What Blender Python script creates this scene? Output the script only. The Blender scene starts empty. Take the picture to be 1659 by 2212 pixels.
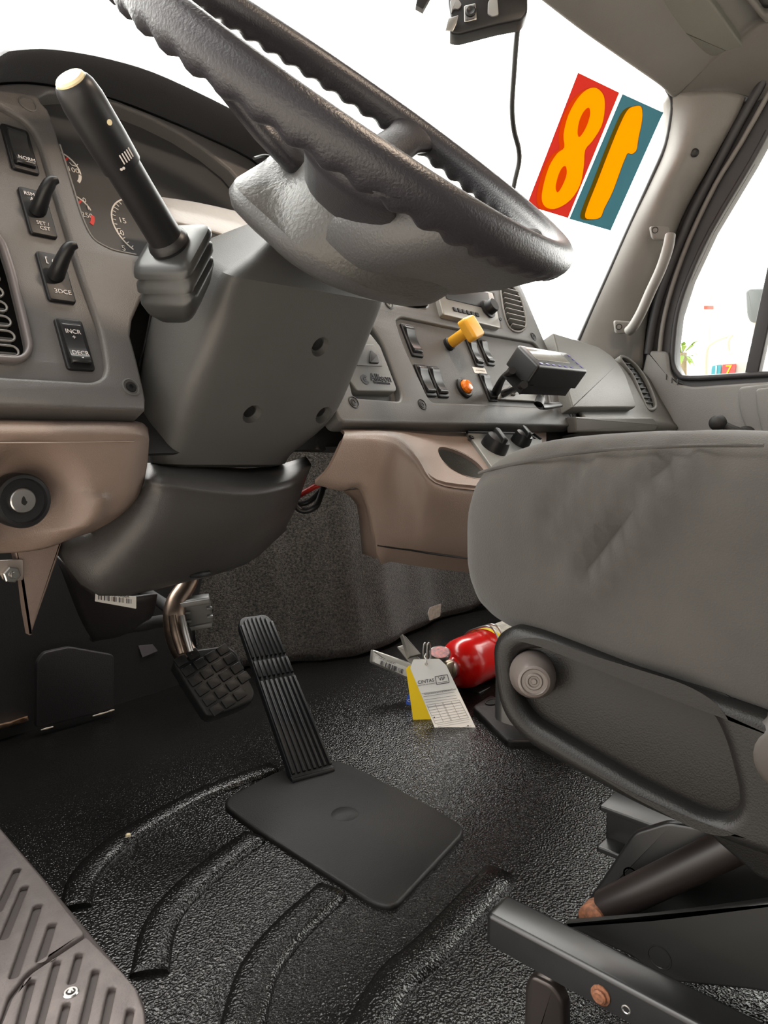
import bpy, bmesh, math, random
from mathutils import Vector, Matrix, Quaternion, noise
from mathutils.geometry import tessellate_polygon
random.seed(7)
SC = bpy.context.scene
COL = SC.collection

# ------------------------------------------------------------------ camera
IW, IH, FPX = 1659.0, 2212.0, 1534.0          # photograph size, focal length in its pixels (24 mm phone lens)
CAM = Vector((0, 0, .52))
YAW, PITCH = math.radians(41.6), math.radians(6.36)
_h = Vector((math.cos(YAW), math.sin(YAW), 0)); _R = Vector((math.sin(YAW), -math.cos(YAW), 0))
_F = _h*math.cos(PITCH) - Vector((0, 0, math.sin(PITCH))); _U = _h*math.sin(PITCH) + Vector((0, 0, math.cos(PITCH)))
cd = bpy.data.cameras.new('camera'); cam = bpy.data.objects.new('camera', cd); COL.objects.link(cam)
cd.sensor_fit = 'VERTICAL'; cd.sensor_height = 36; cd.lens = FPX/IH*36; cd.clip_start = .02; cd.clip_end = 200
cam.matrix_world = Matrix.Translation(CAM) @ Matrix((_R, _U, -_F)).transposed().to_4x4()
SC.camera = cam
# ------------------------------------------------------------------ light
wd = bpy.data.worlds.new('overcast_sky'); SC.world = wd; wd.use_nodes = True
nt = wd.node_tree; bg = nt.nodes['Background']          # hazy white sky, brightest around the veiled sun ahead of the truck
tcw = nt.nodes.new('ShaderNodeTexCoord'); dt = nt.nodes.new('ShaderNodeVectorMath'); dt.operation = 'DOT_PRODUCT'
dt.inputs[1].default_value = Vector((.45, .75, .50)).normalized(); nt.links.new(tcw.outputs['Generated'], dt.inputs[0])
mr = nt.nodes.new('ShaderNodeMapRange'); mr.interpolation_type = 'SMOOTHSTEP'
for i, v in zip((1, 2, 3, 4), (-.9, 1.0, 0, 1)): mr.inputs[i].default_value = v
pw_ = nt.nodes.new('ShaderNodeMath'); pw_.operation = 'POWER'; pw_.inputs[1].default_value = 2.0
ma = nt.nodes.new('ShaderNodeMath'); ma.operation = 'MULTIPLY_ADD'; ma.inputs[1].default_value = 3.3; ma.inputs[2].default_value = .15
nt.links.new(dt.outputs['Value'], mr.inputs[0]); nt.links.new(mr.outputs[0], pw_.inputs[0]); nt.links.new(pw_.outputs[0], ma.inputs[0]); nt.links.new(ma.outputs[0], bg.inputs[1]); bg.inputs[0].default_value = (1.0, .965, .92, 1)
SC.view_settings.view_transform = 'Standard'; SC.view_settings.look = 'None'
SC.view_settings.exposure = 2.0; SC.view_settings.gamma = 1; SC.view_settings.use_curve_mapping = False
SC.cycles.max_bounces = 6; SC.cycles.diffuse_bounces = 4; SC.cycles.transparent_max_bounces = 12
SC.cycles.caustics_reflective = False; SC.cycles.caustics_refractive = False

# ------------------------------------------------------------------ helpers
def V(*a): return Vector(a)
X, Y, Z = V(1, 0, 0), V(0, 1, 0), V(0, 0, 1)
def ray(px, py): return _F + _R*((px-IW/2)/FPX) - _U*((py-IH/2)/FPX)
def at(px, py, ax, v):                        # the point seen at a pixel on the plane x, y or z = v
    d = ray(px, py); i = 'xyz'.index(ax); return CAM + d*((v-CAM[i])/d[i])
def dep(px, py, t): return CAM + ray(px, py)*t
class Frame:
    def __init__(s, o, u, v):
        s.o, s.u, s.v = Vector(o), Vector(u).normalized(), Vector(v).normalized(); s.n = s.u.cross(s.v).normalized(); s.v = s.n.cross(s.u)
    def w(s, a, b, c=0): return s.o + s.u*a + s.v*b + s.n*c
    def px(s, x, y, off=0):
        d = ray(x, y); o = s.o + s.n*off; p = CAM + d*((o-CAM).dot(s.n)/d.dot(s.n)) - s.o
        return (p.dot(s.u), p.dot(s.v))
    def pxs(s, pts, off=0): return [s.px(x, y, off) for x, y in pts]
    def sub(s, a, b, c=0, rot=0):
        u = s.u*math.cos(rot)+s.v*math.sin(rot); v = s.v*math.cos(rot)-s.u*math.sin(rot); return Frame(s.w(a, b, c), u, v)
DASH = Frame((0, .70, .586), X, (0, .44, .898))         # plane of the dash panels, leaning away from the driver
FLOOR = Frame((0, 0, 0), X, Y)

MATS = {}
def mat(name, col, rough=.5, metal=0, bump=0, bscale=300, var=0, vscale=8, col2=None, spec=.5, coat=0, kind='noise', detail=4, trans=0, emit=0, sheen=0, bdist=.002):
    m = bpy.data.materials.new(name); m.use_nodes = True; nt = m.node_tree; b = nt.nodes['Principled BSDF']; L = nt.links
    b.inputs['Base Color'].default_value = (*col, 1); b.inputs['Roughness'].default_value = rough; b.inputs['Metallic'].default_value = metal
    b.inputs['Specular IOR Level'].default_value = spec; b.inputs['Coat Weight'].default_value = coat; b.inputs['Coat Roughness'].default_value = .15
    b.inputs['Transmission Weight'].default_value = trans; b.inputs['Sheen Weight'].default_value = sheen
    if emit: b.inputs['Emission Color'].default_value = (*col, 1); b.inputs['Emission Strength'].default_value = emit
    tc = nt.nodes.new('ShaderNodeTexCoord')
    if bump:
        if kind == 'noise':
            t = nt.nodes.new('ShaderNodeTexNoise'); t.inputs['Scale'].default_value = bscale; t.inputs['Detail'].default_value = detail; h = t.outputs['Fac']
        elif kind == 'weave':
            t = nt.nodes.new('ShaderNodeTexWave'); t.inputs['Scale'].default_value = bscale; t.inputs['Distortion'].default_value = 1.5; h = t.outputs['Fac']
        else:
            t = nt.nodes.new('ShaderNodeTexVoronoi'); t.feature = 'SMOOTH_F1'; t.inputs['Scale'].default_value = bscale; h = t.outputs['Distance']
        L.new(tc.outputs['Object'], t.inputs['Vector'])
        bp = nt.nodes.new('ShaderNodeBump'); bp.inputs['Strength'].default_value = bump; bp.inputs['Distance'].default_value = bdist
        L.new(h, bp.inputs['Height']); L.new(bp.outputs['Normal'], b.inputs['Normal'])
    if var or col2:
        n = nt.nodes.new('ShaderNodeTexNoise'); n.inputs['Scale'].default_value = vscale; n.inputs['Detail'].default_value = 5
        L.new(tc.outputs['Object'], n.inputs['Vector'])
        r = nt.nodes.new('ShaderNodeValToRGB'); c2 = col2 or tuple(min(1, c*(1+var)) for c in col); c1 = col if col2 else tuple(c*(1-var) for c in col)
        r.color_ramp.elements[0].color = (*c1, 1); r.color_ramp.elements[1].color = (*c2, 1)
        r.color_ramp.elements[0].position = .35; r.color_ramp.elements[1].position = .68
        L.new(n.outputs['Fac'], r.inputs[0]); L.new(r.outputs[0], b.inputs['Base Color'])
    MATS[name] = m; return m
charcoal = mat('charcoal_grained_plastic', (.105, .103, .100), .42, bump=.25, bscale=900, var=.06)
panelgrey = mat('driver_panel_plastic', (.125, .117, .112), .40, bump=.25, bscale=900, var=.06)
coal = mat('column_grey_plastic', (.088, .087, .085), .48, bump=.2, bscale=1100, var=.08)
taupe = mat('taupe_plastic', (.232, .172, .142), .45, bump=.3, bscale=800, var=.06)
greytrim = mat('grey_pillar_plastic', (.20, .19, .178), .5, bump=.2, bscale=900, var=.05)
glove = mat('grey_green_plastic', (.135, .132, .122), .42, bump=.3, bscale=700, var=.06)
black = mat('black_plastic', (.010, .010, .011), .42, spec=.4)
blackmatte = mat('black_matte_plastic', (.016, .015, .015), .6, bump=.2, bscale=600)
hollow = mat('dark_hollow', (.004, .004, .004), .9)
leather = mat('wheel_grained_polymer', (.024, .023, .028), .38, bump=.45, bscale=420, detail=6, bdist=.0012)
hubmat = mat('hub_grained_polymer', (.075, .075, .077), .42, bump=.5, bscale=420, detail=6, bdist=.0012)
vinyl = mat('black_floor_vinyl', (.0045, .0044, .0042), .20, bump=.8, bscale=420, kind='voronoi', col2=(.008, .0074, .007), vscale=5, bdist=.0011, spec=.38)
vinylsmooth = mat('smooth_floor_vinyl', (.005, .0049, .0048), .46, bump=.15, bscale=500, col2=(.010, .009, .0086), vscale=9, spec=.3)
rubber = mat('pedal_rubber', (.010, .0103, .011), .45, bump=.15, bscale=500, spec=.3)
carpet = mat('charcoal_carpet', (.030, .031, .029), .95, bump=1, bscale=420, col2=(.15, .128, .108), vscale=230, spec=.1, sheen=.3, bdist=.004)
fabric = mat('grey_seat_fabric', (.037, .0345, .0315), .85, bump=.35, bscale=900, var=.14, vscale=14, spec=.2, sheen=.15, bdist=.001)
valance = mat('seat_valance_plastic', (.0085, .0080, .0076), .34, spec=.22, bump=.15, bscale=900)
blackmetal = mat('black_painted_steel', (.010, .010, .010), .30, var=.2, vscale=30)
steel = mat('bare_steel', (.55, .54, .52), .3, metal=1)
brownsteel = mat('bronzed_steel', (.30, .23, .18), .35, metal=1, var=.3, vscale=40)
rust = mat('rusty_steel', (.30, .12, .06), .7, metal=.3, col2=(.13, .06, .035), vscale=300)
red = mat('red_enamel', (.75, .008, .006), .22, coat=.5)
yellow = mat('yellow_plastic', (.86, .42, .03), .4)
yellowtag = mat('yellow_card', (.98, .68, .0), .6)
white = mat('white_card', (.93, .91, .86), .6)
cream = mat('cream_button', (.85, .72, .45), .4)
ink = mat('black_ink', (.03, .03, .04), .6)
greyink = mat('grey_ink', (.34, .33, .34), .6)
legend = mat('switch_legend_white', (.75, .70, .68), .5)
dialwhite = mat('dial_legend_white', (.8, .74, .68), .5)
dialred = mat('dial_legend_red', (.75, .03, .02), .5)
dialface = mat('dial_face', (.045, .044, .045), .5)
blue = mat('blue_card', (.02, .08, .45), .5)
amber = mat('amber_lens', (.95, .22, .01), .15, coat=.6)
redwire = mat('red_wire', (.45, .02, .015), .4)
screen = mat('grey_screen', (.20, .20, .18), .15, var=.15)
purple = mat('violet_print', (.08, .06, .22), .3)
paper = mat('torn_paper', (.55, .47, .38), .8, var=.2, vscale=120)
foil = mat('rusty_foil', (.75, .50, .36), .35, metal=.6, bump=.6, bscale=90, col2=(.35, .18, .09), vscale=70)
purpledark = mat('dark_plum_plastic', (.020, .017, .018), .6, bump=.3, bscale=500)
stepmat = mat('dusty_step_plastic', (.125, .105, .100), .55, bump=.35, bscale=260, col2=(.165, .14, .132), vscale=40)
stepdark = mat('step_groove_plastic', (.060, .047, .043), .6)
headliner = mat('headliner_grey', (.115, .111, .104), .6, bump=.2, bscale=500, var=.05)
visormat = mat('visor_grey', (.118, .119, .105), .65, bump=.2, bscale=500)
seal = mat('door_seal_rubber', (.035, .034, .037), .5)
doormat = mat('door_panel_grey', (.18, .175, .168), .5, bump=.25, bscale=600, var=.05)
whitepaint = mat('white_truck_paint', (.8, .8, .8), .3, coat=.3)
concrete = mat('pale_concrete', (.42, .38, .33), .9, var=.12, vscale=2)
leafmat = mat('leaf_green', (.18, .28, .04), .6)
mirrorback = mat('mirror_housing_grey', (.05, .06, .06), .4)
tanpaint = mat('tan_truck_paint', (.62, .48, .40), .5)
def film(name, col, tr):                     # printed film stuck to the glass, lit through by the sky
    m = bpy.data.materials.new(name); m.use_nodes = True; nt = m.node_tree; nt.nodes.clear()
    o = nt.nodes.new('ShaderNodeOutputMaterial'); a = nt.nodes.new('ShaderNodeBsdfTranslucent'); b = nt.nodes.new('ShaderNodeBsdfDiffuse'); x = nt.nodes.new('ShaderNodeMixShader')
    a.inputs[0].default_value = (*col, 1); b.inputs[0].default_value = (*col, 1); x.inputs[0].default_value = tr
    nt.links.new(b.outputs[0], x.inputs[1]); nt.links.new(a.outputs[0], x.inputs[2]); nt.links.new(x.outputs[0], o.inputs[0]); return m
filmred = film('red_window_film', (.36, .075, .058), .8); filmteal = film('teal_window_film', (.10, .18, .20), .8)
filmyel = film('yellow_window_film', (.62, .275, .006), .8); filmorange = film('orange_window_film', (.38, .095, .012), .8)
filmolive = film('olive_window_film', (.15, .11, .012), .8)
def glass(name, tint=(1, 1, 1), k=.05):
    m = bpy.data.materials.new(name); m.use_nodes = True; nt = m.node_tree; nt.nodes.clear()
    o = nt.nodes.new('ShaderNodeOutputMaterial'); a = nt.nodes.new('ShaderNodeBsdfTransparent'); b = nt.nodes.new('ShaderNodeBsdfGlossy'); x = nt.nodes.new('ShaderNodeMixShader')
    a.inputs[0].default_value = (*tint, 1); b.inputs['Roughness'].default_value = .02; x.inputs[0].default_value = k
    nt.links.new(a.outputs[0], x.inputs[1]); nt.links.new(b.outputs[0], x.inputs[2]); nt.links.new(x.outputs[0], o.inputs[0]); return m
pane = glass('window_glass', (.97, .985, .98), .05); lens = glass('gauge_glass', (.95, .95, .95), .06)

WL = {}                                       # world position of each object's origin
def add(name, verts, faces, m, parent=None, smooth=40, origin=None, mods=()):
    verts = [Vector(v) for v in verts]
    lo = Vector([min(v[i] for v in verts) for i in range(3)]); hi = Vector([max(v[i] for v in verts) for i in range(3)])
    o = Vector(origin) if origin else V((lo.x+hi.x)/2, (lo.y+hi.y)/2, lo.z)
    me = bpy.data.meshes.new(name); me.from_pydata([v-o for v in verts], [], faces); me.validate()
    me.materials.append(m)
    if smooth:
        for p in me.polygons: p.use_smooth = True
        if smooth < 180: me.set_sharp_from_angle(angle=math.radians(smooth))
    ob = bpy.data.objects.new(name, me); COL.objects.link(ob); WL[ob.name] = o
    if parent: ob.parent = parent; ob.location = o - WL[parent.name]
    else: ob.location = o
    for t, kw in mods:
        md = ob.modifiers.new(t.lower(), t)
        for k, v in kw.items(): setattr(md, k, v)
    return ob
def fixn(ob):                                 # consistent outward normals
    bm = bmesh.new(); bm.from_mesh(ob.data); bmesh.ops.recalc_face_normals(bm, faces=bm.faces); bm.to_mesh(ob.data); bm.free(); return ob
def thing(name, label, cat, loc, group=None):
    o = bpy.data.objects.new(name, None); COL.objects.link(o); o.location = loc; o.empty_display_size = .02; WL[o.name] = Vector(loc)
    return tag(o, label, cat, group)
def tag(o, label, cat=None, group=None, kind=None):
    if label: o['label'] = label
    if cat: o['category'] = cat
    if group: o['group'] = group
    if kind: o['kind'] = kind
    return o
def structure(o, label=None): o['kind'] = 'structure'; o['label'] = label or o.name; return o
def area2(l): return sum(l[i-1][0]*l[i][1]-l[i][0]*l[i-1][1] for i in range(len(l)))/2
def rnd(pts, r, n=5):                         # round the corners of a 2-D loop
    out = []; N = len(pts)
    for i in range(N):
        p, a, b = Vector(pts[i]), Vector(pts[i-1]), Vector(pts[(i+1) % N])
        rr = r[i] if isinstance(r, (list, tuple)) else r
        da, db = a-p, b-p; k = min(rr, da.length*.49, db.length*.49)
        if k < 1e-6: out.append(tuple(p)); continue
        s, e = p+da.normalized()*k, p+db.normalized()*k
        for j in range(n+1):
            t = j/n; out.append(tuple(s*(1-t)**2+p*2*t*(1-t)+e*t*t))
    return out
def spline2(pts, n=6, closed=True):           # smooth closed / open curve through points of any dimension
    P = [Vector(p) for p in pts]; N = len(P); out = []
    for i in range(N if closed else N-1):
        if closed: a, b, c, d = P[i-1], P[i], P[(i+1) % N], P[(i+2) % N]
        else: b, c = P[i], P[i+1]; a = P[i-1] if i else b*2-c; d = P[i+2] if i+2 < N else c*2-b
        for j in range(n):
            t = j/n; out.append(.5*((2*b)+(c-a)*t+(2*a-5*b+4*c-d)*t*t+(3*b-a-3*c+d)*t**3))
    if not closed: out.append(P[-1].copy())
    return out
def offset2(l, d):                            # move a CCW loop inward by d
    out = []; N = len(l)
    for i in range(N):
        p = Vector(l[i][:2]); a = p-Vector(l[i-1][:2]); b = Vector(l[(i+1) % N][:2])-p
        if a.length < 1e-9: a = b
        if b.length < 1e-9: b = a
        na, nb = V(-a.y, a.x).normalized(), V(-b.y, b.x).normalized(); m = na+nb
        if m.length < 1e-6: m = na
        m.normalize(); k = d/max(.45, m.dot(na)); out.append(tuple(p+m*k))
    return out
def plate(name, fr, loops, depth, m, parent=None, bev=.002, seg=3, smooth=45, **kw):
    """Flat piece with rounded edges: outer loop, then holes, front face at n = 0 of the frame."""
    vs, fs = [], []
    prof = [(0, depth)] + [(bev*(1-math.cos(math.pi/2*k/seg)), bev*(1-math.sin(math.pi/2*k/seg))) for k in range(seg+1)] if bev else [(0, depth), (0, 0)]
    fronts, backs = [], []
    for i, l in enumerate(loops):
        l = [tuple(p)[:2] for p in l]
        if area2(l) < 0: l = l[::-1]
        N = len(l); base = len(vs)
        for (ins, dn) in prof:
            for (a, b) in offset2(l, ins if i == 0 else -ins): vs.append(fr.w(a, b, -dn))
        for r in range(len(prof)-1):
            for k in range(N):
                q = [base+r*N+k, base+r*N+(k+1) % N, base+(r+1)*N+(k+1) % N, base+(r+1)*N+k]
                fs.append(q if i == 0 else q[::-1])
        e = base+(len(prof)-1)*N; fronts.append(list(range(e, e+N))); backs.append(list(range(base, base+N)))
    for ids, flip in ((fronts, 0), (backs, 1)):
        if len(ids) == 1: fs.append(ids[0] if not flip else ids[0][::-1]); continue
        flat = [k for g in ids for k in g]
        pts = [[Vector(((vs[k]-fr.o).dot(fr.u), (vs[k]-fr.o).dot(fr.v), 0)) for k in g] for g in ids]
        for t in tessellate_polygon(pts):
            a, b, c = [flat[k] for k in t]
            nn = (vs[b]-vs[a]).cross(vs[c]-vs[a])
            fs.append((a, b, c) if (nn.dot(fr.n) > 0) != bool(flip) else (a, c, b))
    return add(name, vs, fs, m, parent, smooth, **kw)
def rect(cx, cy, w, h, r=0, n=4):
    p = [(cx-w/2, cy-h/2), (cx+w/2, cy-h/2), (cx+w/2, cy+h/2), (cx-w/2, cy+h/2)]
    return rnd(p, r, n) if r else p
def circ(cx, cy, r, n=28, ry=None): return [(cx+r*math.cos(2*math.pi*k/n), cy+(ry or r)*math.sin(2*math.pi*k/n)) for k in range(n)]
def box(name, c, u, v, size, m, parent=None, bev=.002, **kw):
    f = Frame(c, u, v); f.o = f.o + f.n*(size[2]/2)
    return plate(name, f, [rnd(rect(0, 0, size[0], size[1]), min(bev*1.5, min(size[:2])*.3), 3) if bev else rect(0, 0, size[0], size[1])], size[2], m, parent, bev, **kw)
def loft(name, rings, m, parent=None, cap=True, closed=True, sub=0, smooth=180, **kw):
    N = len(rings[0]); vs = [p for r in rings for p in r]; fs = []
    for i in range(len(rings)-1):
        for k in range(N if closed else N-1):
            fs.append((i*N+k, i*N+(k+1) % N, (i+1)*N+(k+1) % N, (i+1)*N+k))
    if cap and closed: fs.append(tuple(range(N))[::-1]); fs.append(tuple(range(len(vs)-N, len(vs))))
    mods = [('SUBSURF', dict(levels=sub, render_levels=sub))] if sub else []
    return fixn(add(name, vs, fs, m, parent, smooth, mods=mods, **kw))
def refine(rows, n):
    R = [spline2(r, n, False) for r in rows]; C = [spline2(list(c), n, False) for c in zip(*R)]
    return [list(r) for r in zip(*C)]
def patch(name, rows, m, parent=None, thick=.004, sub=2, smooth=180, **kw):
    """Open sheet through a grid of points, given thickness away from the viewer's side."""
    if sub: rows = refine(rows, 2**sub)
    ob = loft(name, rows, m, parent, cap=False, closed=False, smooth=smooth, **kw)
    me = ob.data; c = sum((p.center*p.area for p in me.polygons), V(0, 0, 0))/sum(p.area for p in me.polygons); n = sum((p.normal*p.area for p in me.polygons), V(0, 0, 0))
    if n.dot(CAM-(c+WL[ob.name])) < 0: me.flip_normals()
    if thick: md = ob.modifiers.new('solidify', 'SOLIDIFY'); md.thickness = thick; md.offset = -1
    return ob
def frames_along(P):
    T = [(P[min(i+1, len(P)-1)]-P[max(i-1, 0)]).normalized() for i in range(len(P))]
    n = T[0].orthogonal().normalized(); out = []
    for t in T:
        n = (n-t*n.dot(t)).normalized(); out.append((n, t.cross(n)))
    return out
def tube(name, pts, r, m, parent=None, n=12, smoothn=0, flat=1, up=None, **kw):
    P = [Vector(p) for p in pts]; rr = list(r) if isinstance(r, (list, tuple)) else [r]*len(P)
    if smoothn:
        q = spline2([(*p, s) for p, s in zip(P, rr)], smoothn, False); P = [V(a[0], a[1], a[2]) for a in q]; rr = [a[3] for a in q]
    fr = frames_along(P); rings = []
    for p, s, (a, b), i in zip(P, rr, fr, range(len(P))):
        if up is not None:
            t = (P[min(i+1, len(P)-1)]-P[max(i-1, 0)]).normalized(); b = (up-t*up.dot(t)).normalized(); a = t.cross(b)
        rings.append([p+a*(s*math.cos(2*math.pi*k/n))+b*(s*flat*math.sin(2*math.pi*k/n)) for k in range(n)])
    return loft(name, rings, m, parent, smooth=60, **kw)
def lathe(name, o, axis, prof, m, parent=None, n=32, smooth=40, **kw):
    ax = Vector(axis).normalized(); a = ax.orthogonal().normalized(); b = ax.cross(a); o = Vector(o)
    rings = [[o+ax*h+(a*math.cos(2*math.pi*k/n)+b*math.sin(2*math.pi*k/n))*max(r, 1e-5) for k in range(n)] for r, h in prof]
    return loft(name, rings, m, parent, smooth=smooth, **kw)
def text(name, s, fr, a, b, size, m, parent=None, c=.0004, ext=.00015, align='CENTER', sx=1):
    cu = bpy.data.curves.new(name, 'FONT'); cu.body = s; cu.size = size; cu.align_x = align; cu.align_y = 'CENTER'; cu.extrude = ext; cu.resolution_u = 3
    to = bpy.data.objects.new('tmp', cu); COL.objects.link(to); bpy.context.view_layer.update()
    me = bpy.data.meshes.new_from_object(to.evaluated_get(bpy.context.evaluated_depsgraph_get())); bpy.data.objects.remove(to); bpy.data.curves.remove(cu)
    vs = [fr.w(a+v.co.x*sx, b+v.co.y, c+v.co.z) for v in me.vertices]; fs = [tuple(p.vertices) for p in me.polygons]; bpy.data.meshes.remove(me)
    return add(name, vs, fs, m, parent, 0)
def arcband(name, fr, c, r0, r1, a0, a1, m, parent=None, n=20, th=.0006, off=0):
    l = [(c[0]+r1*math.cos(math.radians(a0+(a1-a0)*k/n)), c[1]+r1*math.sin(math.radians(a0+(a1-a0)*k/n))) for k in range(n+1)]
    l += [(c[0]+r0*math.cos(math.radians(a1-(a1-a0)*k/n)), c[1]+r0*math.sin(math.radians(a1-(a1-a0)*k/n))) for k in range(n+1)]
    return plate(name, fr.sub(0, 0, off), [l], th, m, parent, 0)
def clone(o, parent=None, loc=None):
    c = o.copy(); COL.objects.link(c); c.parent = parent
    if loc is not None: c.location = loc
    return c
def screw(parent, fr, a, b, r=.007, c=0, m=None):
    s = lathe('screw', fr.w(a, b, c-.003), fr.n, [(r*.0, .0), (r*.62, .0), (r*.66, .001), (r*.62, .0022), (r*.28, .0025), (r*.25, .0012), (0, .0012)], m or black, parent, 16)
    return s

# ================================================================== the cab shell
def wsy(x, z): return .87 - .40*(z-.771) + .12*(1-((x-.93)/.82)**2)
def ws(px, py, off=0):                        # point of the curved windshield seen at a pixel
    d = ray(px, py); t = 1.2
    for _ in range(40):
        p = CAM + d*t; t += (wsy(p.x, p.z)-off-p.y)/d.y*.7
    return CAM + d*t
# floor with toe board rising to the firewall
def fz(x, y):
    z = 0; k = max(0, min(1, (x-.72)/.28)); z += .022*k*k*(3-2*k)*max(0, min(1, (y+.1)/.3))
    if x > .78 and y > .2: z += .006*math.sin((x-.78)*16)*math.exp(-((y-.62)/.28)**2)*min(1, (x-.78)*8)
    return z
rows = [[V(-.05+.03*i, -.75+.03*j, fz(-.05+.03*i, -.75+.03*j)) for i in range(65)] for j in range(69)]
floor = structure(loft('floor', rows, vinyl, cap=False, closed=False, smooth=180), 'black grained vinyl cab floor mat')
for p in floor.data.polygons:
    pass
if floor.data.polygons[10].normal.z < 0: floor.data.flip_normals()
# raised curved ribs moulded in the mat
ribs = [[(163, 1965), (177, 1905), (232, 1840), (312, 1785), (441, 1716), (590, 1660)],
        [(322, 2108), (345, 2005), (398, 1932), (484, 1858), (550, 1810)],
        [(518, 2240), (557, 2104), (623, 2014), (718, 1926)],
        [(775, 2260), (855, 2120), (935, 2047), (1082, 1888)]]
for i, r in enumerate(ribs):
    P = spline2([at(x, y, 'z', 0) for x, y in r], 7, False); wd2 = [.017, .019, .021, .021][i]
    rings = []
    for k, p in enumerate(P):
        t = (P[min(k+1, len(P)-1)]-P[max(k-1, 0)]).normalized(); s = t.cross(Z)
        rings.append([p+s*(wd2*a)+Z*(.0075*h-.001) for a, h in ((-1, 0), (-.93, .62), (-.6, .95), (0, 1.05), (.6, .95), (.93, .62), (1, 0))])
    ob = loft('floor_rib', rings, vinyl, floor, cap=False, closed=False, smooth=70)
    N = 7; me = ob.data
    bm = bmesh.new(); bm.from_mesh(me); bm.verts.ensure_lookup_table(); bm.faces.new(bm.verts[:7]); bm.faces.new(bm.verts[-7:]); bmesh.ops.recalc_face_normals(bm, faces=bm.faces); bm.to_mesh(me); bm.free()
    tag(ob, None)
pad = FLOOR.pxs([(472, 1740), (600, 1672), (730, 1645), (800, 1680), (925, 1745), (1012, 1797), (850, 1972), (800, 1957), (640, 1855), (545, 1795)])
hp = plate('heel_pad', Frame((0, 0, .006), X, Y), [rnd(pad, [.03, .02, .03, .02, .02, .025, .03, .02, .02, .02], 5)], .008, vinylsmooth, floor, .004)
tag(hp, 'smooth raised heel pad in front of the accelerator')
c = at(745, 1758, 'z', .006)
lathe('pad_dimple', c-Z*.001, Z, [(.022, 0), (.018, .0012), (.010, .003), (0, .0036)], vinylsmooth, floor, 20, 180)
# door sill step plate
ST = Frame((0, 0, .022), X, Y)
def slot(p, q, w):
    p, q = Vector(p), Vector(q); t = (q-p).normalized(); s = V(-t.y, t.x)*w
    return rnd([p-s-t*w, q-s+t*w, q+s+t*w, p+s-t*w], w*.9, 4)
def pxslot(a, b, w): return slot(ST.px(*a), ST.px(*b), w)
out1 = ST.pxs([(-60, 1715), (0, 1790), (90, 1895), (183, 2016), (60, 2096), (18, 2150), (-10, 2230), (-260, 2230), (-200, 1800)])
sp = thing('door_sill_plate', 'dusty brown grooved step plate on the door sill, with slots and one screw', 'step plate', ST.w(*ST.px(100, 2100), -.022))
g1 = [pxslot((35, 1880), (-5, 1965), .0042), pxslot((51, 1918), (8, 2022), .0042), pxslot((80, 1958), (30, 2105), .0042), pxslot((111, 1999), (88, 2070), .0042)]
plate('front_tread', ST, [rnd(out1, .004, 3)] + g1, .010, stepmat, sp, .0022)
out2 = ST.pxs([(187, 2022), (262, 2096), (295, 2135), (312, 2185), (318, 2300), (300, 2700), (-100, 2700), (-2, 2225), (26, 2155), (66, 2102)])
g2 = [pxslot((67, 2120), (-8, 2400), .0036), pxslot((122, 2078), (34, 2400), .0036), pxslot((170, 2063), (155, 2118), .0036), pxslot((143, 2170), (85, 2400), .0036),
      pxslot((206, 2098), (134, 2400), .0036), pxslot((241, 2137), (184, 2400), .0036), pxslot((281, 2183), (240, 2400), .0036)]
plate('rear_tread', ST, [rnd(out2, .004, 3)] + g2, .010, stepmat, sp, .0022)
plate('groove_bed', ST.sub(0, 0, -.005), [offset2(rnd(ST.pxs([(-60, 1720), (95, 1900), (262, 2100), (300, 2150), (315, 2300), (300, 2690), (-260, 2690), (-200, 1800)]), .01, 3), .004)], .017, stepdark, sp, .003)
a, b = ST.px(153, 2145); lathe('screw', ST.w(a, b, -.002), Z, [(.0068, 0), (.0068, .0025), (.0058, .0035), (.0042, .0035), (.0042, .001), (.003, .0012), (.0028, .0045), (.0018, .0055), (0, .0055)], steel, sp, 20)
# firewall, side and rear walls, roof
structure(box('wall_front', (1.0, 1.27, .36), X, Z, (1.90, .78, .02), blackmatte, None, 0), 'dark firewall behind the pedals')
structure(box('wall_left', (.13, 1.0, .42), Y, Z, (.55, .9, .02), purpledark, None, 0), 'dark side wall of the driver footwell')
structure(box('wall_right', (1.895, 1.07, .34), Y, Z, (.46, .80, .02), blackmatte, None, 0), 'dark side wall of the passenger footwell')
rear = plate('wall_rear', Frame((0, -.74, 0), -X, Z), [[(-1.88, 0), (.05, 0), (.05, 1.55), (-1.88, 1.55)], rnd([(-1.6, .75), (-.25, .75), (-.25, 1.3), (-1.6, 1.3)], .06, 4)], .03, headliner, None, 0)
structure(rear, 'rear wall of the cab with a window')
structure(box('baseboard_left', (-.02, .05, -.03), Y, Z, (1.75, .07, .06), blackmatte, None, .01), 'door sill under the open driver door')
# dash top (cowl) under the glass
N = 17
rows = [[V(.1+1.76*i/(N-1), y if y else wsy(.1+1.76*i/(N-1), .70)+.01, z) for i in range(N)] for y, z in ((.80, .70), (.86, .725), (.92, .722), (0, .70))]
structure(patch('trim_1', rows, glove, None, .006, 1), 'dashboard top under the windshield')
# dash carcass closing the space behind the panels
CB = DASH.sub(0, 0, -.048)
structure(plate('trim_4', CB, [[(.06, -.075), (1.86, -.075), (1.86, .16), (.06, .16)]], .006, blackmatte, None, 0), 'dark carcass behind the dash panels')
structure(box('trim_5', (1.27, .83, .497), X, Y, (1.18, .28, .008), blackmatte, None, 0), 'dark underside of the dash')
# windshield
rows = [[V(x, wsy(x, z), z) for x in [(.02+1.80*i/24) for i in range(25)]] for z in [.68+.80*j/12 for j in range(13)]]
w1 = structure(patch('window_1', rows, pane, None, .005, 0), 'curved windshield glass')
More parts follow.
